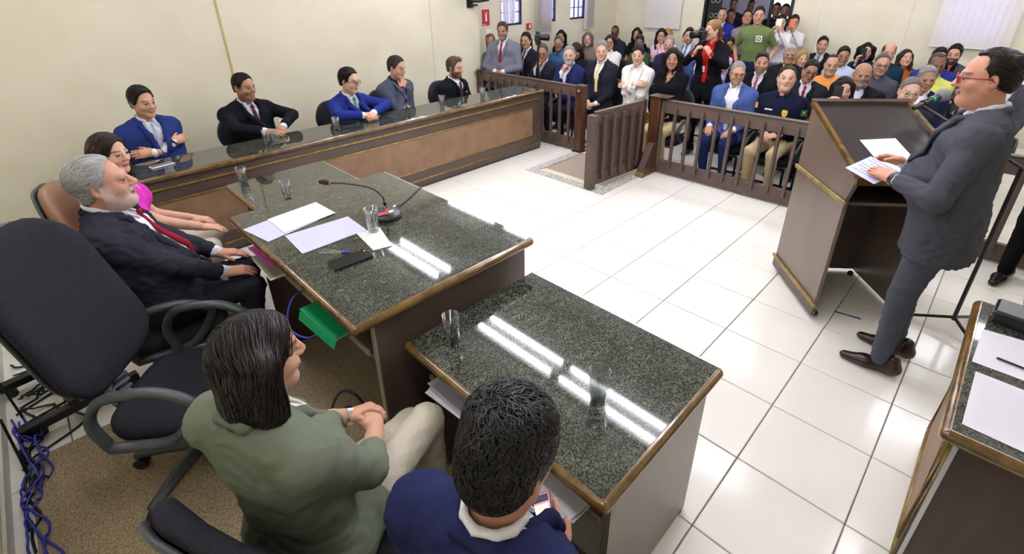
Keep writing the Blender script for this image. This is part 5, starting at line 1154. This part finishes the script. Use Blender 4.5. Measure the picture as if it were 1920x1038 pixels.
pen('blue pen lying on the tiles behind the lectern', (.68, -1.83, .001), RAD(-80), 'pen_blue', 'pen_blue', .15)
# gooseneck microphone
mc = empty('gooseneck_microphone', (-1.567, -.045, CZ), 0, 'black gooseneck microphone on a round base', 'microphone')
MB().lathe([(0, .0005), (.078, .0005), (.08, .012), (.072, .026), (.04, .032), (0, .032)], n=28).build('base', 'plastic_black', mc)
MB().tube([(.0, 0, .03), (0, 0, .065)], .011, 12).build('socket', 'chrome', mc); MB().tube([(.0, 0, .065), (0, 0, .085)], .009, 12).build('plug', 'metal_black', mc)
hd_ = np.array((-.135, .36, .135))
MB().tube(spline([(0, 0, .08), (-.004, .012, .115), (-.03, .08, .15), (-.09, .25, .145), tuple(hd_ - np.array((-.006, .03, -.003)))], 7), .0042, 8).build('gooseneck', 'metal_black', mc)
MB().tube([hd_ - (-.007, .03, -.003), hd_, hd_ + (-.012, .045, -.006)], [.010, .017, .012], 12).build('windscreen', 'foam', mc)
MB().tube([hd_ - (-.010, .038, -.004), hd_ - (-.005, .026, -.003)], .0075, 10).build('light_ring', 'red_tag', mc)
MB().add([(-.06, -.03, .0335), (-.012, -.045, .034), (.0, -.01, .0345), (-.05, .005, .0335)], [(0, 1, 2, 3)]).build('sticker', 'red_tag', mc); MB().add([(.002, -.04, .034), (.035, -.03, .0325), (.03, -.012, .033), (.004, -.016, .034)], [(0, 1, 2, 3)]).build('sticker', 'white', mc)
MB().tube([(.06, .03, .02), (.085, .045, .02)], .008, 8).build('connector', 'chrome', mc)
MB().tube(spline([(.085, .045, .02), (.14, .07, .006), (.23, .12, .0045), (.335, .185, .0045), (.359, .198, .0045), (.364, .201, -.03), (.364, .201, -.15)], 5), .004, 6).build('lead', 'cable_black', mc)
# shelf contents
def stack(label, x0, x1, y0, y1, z, n, cols, jitter=.015):
    for k in range(n):
        dx, dy = (random.random() - .5) * jitter * 2, (random.random() - .5) * jitter * 2
        o = empty('paper', ((x0 + x1) / 2 + dx, (y0 + y1) / 2 + dy, z + .004 * k), (random.random() - .5) * .16, label, 'paper', label)
        MB().box(-(x1 - x0) / 2, (x1 - x0) / 2, -(y1 - y0) / 2, (y1 - y0) / 2, 0, .0035).build('sheets', cols[k % len(cols)], o)
stack('sheet in the paper stack on the shelf beside the cream trousers', -1.955, -1.72, -1.12, -.90, SZ - .178, 5, ['paper', 'paper_blue', 'napkin'])
stack('sheet in the paper stack on the shelf beside the navy-suited man', -1.965, -1.74, -1.62, -1.41, SZ - .178, 4, ['paper', 'paper', 'paper_blue'])
stack('sheet sticking out of the central desk shelf by the old man', -2.16, -1.92, .08, .36, CZ - .178, 2, ['paper', 'grey_panel'])
g = empty('document_folder', (-2.10, -.42, CZ - .175), RAD(3), 'glossy green plastic folder on the central desk shelf', 'folder'); MB().box(-.055, .12, -.15, .15, 0, .004, bev=.001).build('cover', 'green_folder', g); MB().box(-.05, .12, -.145, .145, .004, .014).build('pages', 'paper', g); MB().box(-.055, .12, -.15, .15, .014, .018, bev=.001).build('cover', 'green_folder', g)
MB().prism([(-.055, -.15, 0), (-.055, .15, 0), (-.065, .15, -.03), (-.065, -.15, -.03)], (-.002, 0, 0)).build('flap', 'green_folder', g)
o = empty('wallet_book', (-2.165, .34, CZ - .1785), RAD(3), 'magenta booklet under the corner of the central desk', 'book'); MB().box(.055, .2, -.15, .14, 0, .012, bev=.002).build('cover', 'magenta', o); MB().box(.058, .2, -.147, .137, .002, .010).build('pages', 'paper', o)
# right hand bench papers
sheet('paper', 'printed sheet lying crosswise on the side bench', 'paper', [(-.34, -2.355), (-.31, -2.56), (-.60, -2.60), (-.60, -2.345)], SZ + .001, 'paper', .0015, 9)
sheet('paper', 'printed sheet at the near end of the side bench', 'paper', [(-.655, -2.36), (-.66, -2.60), (-.985, -2.62), (-.975, -2.355)], SZ + .001, 'paper', .0015, 16)
pen('dark pen lying on the printed sheet', (-.53, -2.47, SZ + .004), RAD(-95), 'metal_black', 'metal_black', .13)
b = empty('camera_bag', (-.20, -2.42, SZ), RAD(-4), 'small black box at the far end of the side bench', 'box'); MB().box(-.06, .07, -.10, .05, 0, .055, bev=.008).build('case', 'plastic_black', b); MB().box(-.062, .072, -.102, .052, .040, .044).build('lid_seam', 'metal_black', b)
# phone and tablet of the bench, lectern papers
p_ = phone('white phone lying on the bench before the folded arms', (-2.13, 2.30, BZ + .001), RAD(8), .16, .075, .009, 'white', 'aluminium')
def on_lectern(name, label, cat, x0, x1, y0, y1, n, yaw=0):
    f = rframe(ly, (.475, -1.665, 0)); r = empty(name, f(((x0 + x1) / 2, (y0 + y1) / 2, 1.005 + sl * ((x0 + x1) / 2 + .055) + .006)), 0, label, cat)
    r.rotation_euler = (Matrix.Rotation(ly, 3, 'Z') @ Matrix.Rotation(-math.atan(sl), 3, 'Y') @ Matrix.Rotation(yaw, 3, 'Z')).to_euler()
    w, h = (x1 - x0) / 2, (y1 - y0) / 2; MB().box(-w, w, -h, h, 0, .002).build('sheet', 'paper', r)
    for i in range(n): MB().box(w * .8 - i * 1.6 * w / n - .0018, w * .8 - i * 1.6 * w / n, -h * .85, h * (.85 if i % 4 else .5), .002, .0024).build('print_line', 'print', r)
    return r
sl = (1.262 - 1.005) / (LD + .055)
on_lectern('paper', 'white speech sheets lying on the lectern board', 'paper', -.01, .28, -.36, -.15, 14, .1)
# sheet held by the speaker
K = KP['speaker']; (w, Hm) = K['hand', 1]; c = K['world'](w + Hm @ np.array((.125, 0, -.031)))
r = empty('paper', tuple(c), 0, 'folded grey printed sheet held in the speaker\'s hand', 'paper'); r.rotation_euler = Matrix((K['R'] @ Hm).tolist()).to_euler()
MB().box(-.07, .12, -.085, .06, 0, .002).build('sheet', 'paper_blue', r)
for i in range(7): MB().box(-.06, .10 - .03 * (i % 3 == 2), -.075 + .018 * i, -.073 + .018 * i, .002, .0024).build('print_line', 'ink', r)
wt = K['A'][1]; d_ = (wt[1] - wt[0]) / np.linalg.norm(wt[1] - wt[0]); c0 = wt[0] + (wt[1] - wt[0]) * .96
MB().tube([tuple(c0 + d_ * -.012), tuple(c0 + d_ * .012)], .040, 14).build('wrist_watch', 'metal_black', K['root'])
# watch of the woman in the sage blazer, of the folded-arm man, earring, nails
K = KP['green']; wt = K['A'][1]; d_ = (wt[1] - wt[0]) / np.linalg.norm(wt[1] - wt[0]); MB().tube([tuple(wt[1] - d_ * .012), tuple(wt[1] + d_ * .006)], .033, 14).build('wrist_watch', 'chrome', K['root'])
for s in (1, -1): o = MB().lathe([(0, -.007), (.006, 0), (0, .007)], n=10).build('earring', 'brass', K['root']); o.location = tuple(np.array((-.008, s * .086, -.045)) * K['hs'] @ K['Rh'].T + K['hd'])
K = KP['m1']; wt = K['A'][-1]; d_ = (wt[1] - wt[0]) / np.linalg.norm(wt[1] - wt[0]); MB().tube([tuple(wt[1] - d_ * .012), tuple(wt[1] + d_ * .01)], .034, 14).build('wrist_watch', 'metal_black', K['root'])
# phone in the hand of the man in navy: lit home screen
K = KP['navy']; (w, Hm) = K['hand', -1]; fx = K['R'] @ Hm @ np.diag((1, -1, -1)); c = K['world'](w + Hm @ np.array((.085, -.014, -.0215)))
p_ = phone('phone with lit home screen in the navy-suited man\'s hand', tuple(c), 0, .16, .076, .009, 'phone_case', 'screen_pink', rot=Matrix(fx.tolist()).to_euler())
MB().box(-.04, .05, -.03, .03, .0098, .0101).build('wallpaper_face', 'screen_skin', p_); MB().box(.02, .03, -.028, .028, .0102, .0105).build('search_bar', 'screen_white', p_); MB().box(.055, .074, -.032, .032, .0098, .0103).build('status_area', 'screen_dark', p_)
for i in range(4):
    for j in range(4): MB().lathe([(0, .0006), (.005, .0006), (.005, 0)], (-.055 + .016 * i, -.024 + .016 * j, .0101), 10).build('app_icon', ['screen_white', 'screen_teal', 'screen_pink', 'screen_white'][(i + j) % 4], p_)
# phones, cameras and badges among the visitors
def held_phone(K, label, glass='phone_glass', case='phone_case', up=.06, fwd=.005):
    hd = K['hd']; l = K['hand', 1][0] if ('hand', 1) in K else None; c = K['world']((K['hd'][0] + .255 - .068, K['hd'][1], K['hd'][2] - .13 + up + .055)); yw = math.atan2(K['R'][1, 0], K['R'][0, 0])
    p = phone(label, tuple(c), 0, .155, .076, .009, case, glass); p.rotation_euler = (Matrix.Rotation(yw, 3, 'Z') @ Matrix.Rotation(RAD(-90), 3, 'Y')).to_euler(); return p
held_phone(KP['a47'], 'black phone held upright behind the lectern', case='phone_case', glass='phone_glass'); held_phone(KP['a34'], 'phone in pale case raised by the lanyard woman', case='white')
plain('orange_case', '#d77b45', .5); held_phone(KP['a35'], 'orange phone raised in front of a face', case='orange_case'); held_phone(KP['a46'], 'black phone held by the curly-haired woman')
def slr(label, loc, yaw):
    c = empty('photo_camera', loc, yaw, label, 'camera')
    MB().box(-.035, .035, -.07, .07, -.045, .045, bev=.012).build('camera_body', 'plastic_black', c); MB().box(-.03, .025, -.028, .028, .045, .075, bev=.01).build('prism', 'plastic_black', c)
    MB().tube([(.03, 0, -.002), (.075, 0, -.002), (.11, 0, -.002), (.15, 0, -.002)], [.036, .036, .041, .041], 18).build('lens_barrel', 'metal_black', c); MB().tube([(.1505, 0, -.002), (.151, 0, -.002)], .036, 18).build('front_glass', 'phone_glass', c)
    MB().box(-.03, .045, -.085, -.06, -.045, .04, bev=.01).build('grip', 'plastic_black', c); return c
K = KP['ph']; slr('black camera held at eye level by the standing photographer', tuple(K['hw']((.17, -.0, -.03))), RAD(158))
c = atx(1009, 70, 2.365); slr('black camera mounted on the tripod by the railing', tuple(c), RAD(-62))
tp = empty('tripod', (c[0], c[1], AFL), 0, 'black tripod carrying a camera behind the railing', 'tripod'); zc = c[2] - AFL - .045
MB().tube([(0, 0, .55), (0, 0, zc)], .012, 8).build('column', 'metal_black', tp); MB().box(-.03, .03, -.03, .03, zc - .05, zc, bev=.006).build('head', 'plastic_black', tp); MB().tube([(0, 0, zc - .04), (.05, .06, zc - .14), (.06, .08, zc - .2)], .007, 8).build('pan_handle', 'metal_black', tp)
for k in range(3): a = 2 * PI * k / 3 + .4; MB().tube([(.02 * math.cos(a), .02 * math.sin(a), zc - .35), (.035 * math.cos(a), .035 * math.sin(a), .01)], [.011, .008], 8).build('leg', 'metal_black', tp)
def badge(K, y, z, w, h, col, name='badge', off=.006, jf=False):
    f = K['jf'] if jf else K['front']; x = f(y, z) + off; return MB().box(x - .003, x, y - w / 2, y + w / 2, z - h / 2, z + h / 2, bev=.001).build(name, col, K['root'])
plain('gold', '#d9b23a', .35, .3); plain('patch_green', '#2f6a3a', .8)
K = KP['a40']; nz = K['nb'][2]
x = K['front'](.075, nz - .19) + .008; MB().prism([(x, .05, nz - .155), (x, .075, nz - .148), (x, .10, nz - .155), (x, .103, nz - .19), (x, .09, nz - .215), (x, .075, nz - .228), (x, .06, nz - .215), (x, .047, nz - .19)], (.003, 0, 0)).build('shield_badge', 'gold', K['root'])
MB().lathe([(0, 0), (.013, 0), (.013, .002)], n=14).build('badge_emblem', 'white', K['root'], (x + .003, .075, nz - .188), (0, PI / 2, 0)); badge(K, -.085, nz - .165, .075, .014, 'white', 'name_strip')
sp = K['sh'][1]; MB().box(-.028, .028, .0, .004, -.03, .03, bev=.001).build('sleeve_patch', 'patch_green', K['root'], (sp[0] + .045, sp[1] + .045, sp[2] - .08), (0, 0, RAD(-50))); MB().lathe([(0, 0), (.014, 0), (0, .002)], n=4).build('patch_emblem', 'gold', K['root'], (sp[0] + .050, sp[1] + .050, sp[2] - .08), (RAD(90), 0, RAD(-50) + PI))
sp = K['sh'][-1]; MB().box(-.022, .022, -.004, .0, -.03, .03, bev=.001).build('sleeve_patch', 'gold', K['root'], (sp[0] + .045, sp[1] - .045, sp[2] - .06), (0, 0, RAD(50)))
K = KP['a30']; nz = K['nb'][2]; x = K['front'](.075, nz - .17) + .007
MB().box(x - .002, x, .03, .115, nz - .215, nz - .13, bev=.001).build('shirt_print', 'white', K['root']); MB().box(x, x + .001, .042, .103, nz - .203, nz - .142).build('print_square', 'patch_green', K['root'])
for s in (1, -1): MB().tube([(x + .0015, .0725 - .02, nz - .1725 - s * .02), (x + .0015, .0725 + .02, nz - .1725 + s * .02)], .005, 6).build('print_cross', 'white', K['root'])
for key, y in (('m2', .10), ('m5', .09), ('a25', .10)): K = KP[key]; badge(K, y, K['nb'][2] - .15, .016, .016, 'white', 'lapel_pin', .004, True)
K = KP['old']; 
for dz in (0, ): x = K['jf'](-.03, K['wa'][2] - .0); MB().lathe([(0, .004), (.010, .004), (.011, 0)], n=12).build('button', 'plastic_black', K['root'], (x, -.05, K['wa'][2] - .0), (0, PI / 2, 0))
K = KP['ph']; badge(K, -.03, K['pz'] + .22, .05, .07, 'white', 'name_badge')
for key in ('a2', 'a34'):
    K = KP[key]; n_ = K['nb']; MB().tube([(n_[0] + .03, .055, n_[2] + .0), (K['front'](.03, n_[2] - .15) + .006, .03, n_[2] - .15), (K['front'](0, n_[2] - .28) + .006, 0, n_[2] - .28), (K['front'](-.03, n_[2] - .15) + .006, -.03, n_[2] - .15), (n_[0] + .03, -.055, n_[2])], .005, 5).build('lanyard', 'metal_black', K['root']); badge(K, 0, n_[2] - .30, .055, .07, 'white', 'name_badge')
K = KP['a13']; 
for s in (1, -1): MB().lathe([(0, 0), (.024, .0), (.022, .003), (0, .004)], n=14).build('sunglass_lens', 'phone_glass', K['root'], tuple(np.array((.101, s * .032, .0)) * K['hs'] @ K['Rh'].T + K['hd']), (0, PI / 2, RAD(20)))
# microphone stand at the lectern
ms = empty('microphone_stand', (.95, -2.32, 0), 0, 'black boom microphone stand beside the speaker', 'microphone stand')
for a in (-20, 100, 220): MB().tube([(0, 0, .10), (.27 * math.cos(RAD(a)), .27 * math.sin(RAD(a)), .012)], [.010, .009], 8).build('leg', 'metal_black', ms); MB().tube([(.24 * math.cos(RAD(a)), .24 * math.sin(RAD(a)), .02), (.28 * math.cos(RAD(a)), .28 * math.sin(RAD(a)), .012)], .013, 8).build('rubber_foot', 'plastic_black', ms)
MB().tube([(0, 0, .08), (0, 0, 1.08)], .011, 8).build('pole', 'metal_black', ms)
mp = atz(1765, 177, 1.36) if False else np.array(CAMP + sight(1768, 178) * 3.0); mb = np.array(CAMP + sight(1712, 203) * 2.98)
dv = (mb - mp) / np.linalg.norm(mb - mp); o_ = np.array((.95, -2.32, 0))
MB().tube([tuple(np.array((0, 0, 1.08))), tuple(mp + dv * .16 - o_)], .009, 8).build('boom', 'metal_black', ms)
mi = empty('handheld_microphone', tuple(mp), 0, 'grey-headed microphone with green ring above the lectern', 'microphone')
MB().tube([dv * -.035, dv * -.02, (0, 0, 0), dv * .022, dv * .034], [.018, .034, .040, .034, .022], 14).build('grille_head', 'foam_grey', mi); MB().tube([dv * .03, dv * .20, dv * .215], [.021, .017, .014], 12).build('handle', 'plastic_black', mi); MB().tube([dv * .072, dv * .085], .0215, 12).build('colour_ring', 'green_folder', mi)
MB().tube([dv * .11, dv * .15], .024, 12).build('clip', 'metal_black', ms).location = tuple(mp - o_)
# cables
def cable(label, pts, r, mat, group=None): o = MB().tube(spline(pts, 6), r, 6).build('cable', mat); return tag(o, label, 'cable', group)
cable('blue cable hanging out of the central desk shelf', [(-2.02, -.12, CZ - .17), (-2.14, -.14, CZ - .18), (-2.20, -.20, CZ - .27), (-2.16, -.30, CZ - .30), (-2.07, -.34, CZ - .25), (-2.0, -.34, CZ - .26), (-1.9, -.34, CZ - .4)], .0045, 'cable_blue')
cable('black cable arching behind the clasped hands', [(-2.30, -.63, .012), (-2.27, -.61, .25), (-2.24, -.59, .42), (-2.17, -.57, .50), (-2.12, -.63, .47), (-2.10, -.68, .30), (-2.09, -.68, .012)], .006, 'cable_black')
random.seed(11); LAID = []
sr = rframe(RAD(8), (-3.08, 1.0, 0)); CAST = [sr((xx, yy, 0))[:2] for xx in (-.16, .27) for yy in (-.23, .25)]
def lay(pts, r):
    """a cable lying on the floor: lifted over every cable already laid, led round the casters of the stand"""
    Q = np.array(spline(pts, 14))
    for cx_, cy_ in CAST:
        d = Q[:, :2] - np.array((cx_, cy_)); n = np.linalg.norm(d, axis=1); m = n < .055
        Q[m, :2] += d[m] / (n[m][:, None] + 1e-6) * (.055 - n[m])[:, None]
    Q[:, 0] = np.maximum(Q[:, 0], XJ + .012 + r); z = np.maximum(Q[:, 2], (.006 if False else 0.0) + r + np.where((Q[:, 1] < .61) & (Q[:, 0] > -3.25), .006, .0005))
    if LAID:
        A = np.concatenate(LAID)
        for i_ in range(len(Q)):
            for _ in range(4):
                nr = A[(np.hypot(A[:, 0] - Q[i_, 0], A[:, 1] - Q[i_, 1]) < r + A[:, 3] + .006) & (np.abs(A[:, 2] - z[i_]) < r + A[:, 3] + .001)]
                if not len(nr): break
                z[i_] = (nr[:, 2] + nr[:, 3]).max() + r + .0012
    zz = z.copy()
    for i_ in range(len(z)): zz[i_] = z[max(0, i_ - 1):i_ + 2].max()
    for yy in (-.23, .25):
        L_ = np.array([rframe(RAD(-8))((q_[0] + 3.08, q_[1] - 1.0, 0))[:2] for q_ in Q]); on = (np.abs(L_[:, 1] - yy) < .045) & (L_[:, 0] > -.23) & (L_[:, 0] < .33) & (zz > .040)
        zz[on] = np.maximum(zz[on], .096 + r)
    Q[:, 2] = zz; D = []
    for a, b in zip(Q[:-1], Q[1:]):
        for t in np.linspace(0, 1, 5): D.append((*(a * (1 - t) + b * t), r))
    LAID.append(np.array(D)); return Q
def floor_cable(label, pts, r, mat, group): o = MB().tube(list(lay(pts, r)), r, 6).build('cable', mat); return tag(o, label, 'cable', group)
for k in range(13):
    y = 1.75 - .13 * k; pts = [(XJ + .025 + .006 * k, y + .30, .3 + .2 * random.random() if k % 3 == 0 else .02)]
    for q in range(5): pts.append((XJ + .05 + (.40 if y + .25 - .12 * q > .68 else .07) * random.random() * (1 if q not in (0, 4) else .4), y + .25 - .12 * q + .10 * random.random(), .006))
    floor_cable('black cable tangled on the floor along the judges\' wall', pts, .0055, 'cable_black', 'tangled black cables on the floor')
for k in range(4):
    y = .55 - .05 * k; pts = [(XJ + .03 + .03 * k, y + .45, .006)] + [(XJ + .05 + .11 * random.random(), y + .2 - .15 * q, .006) for q in range(7)]
    floor_cable('blue network cable on the floor along the judges\' wall', pts, .0045, 'cable_blue', 'blue network cables on the floor')
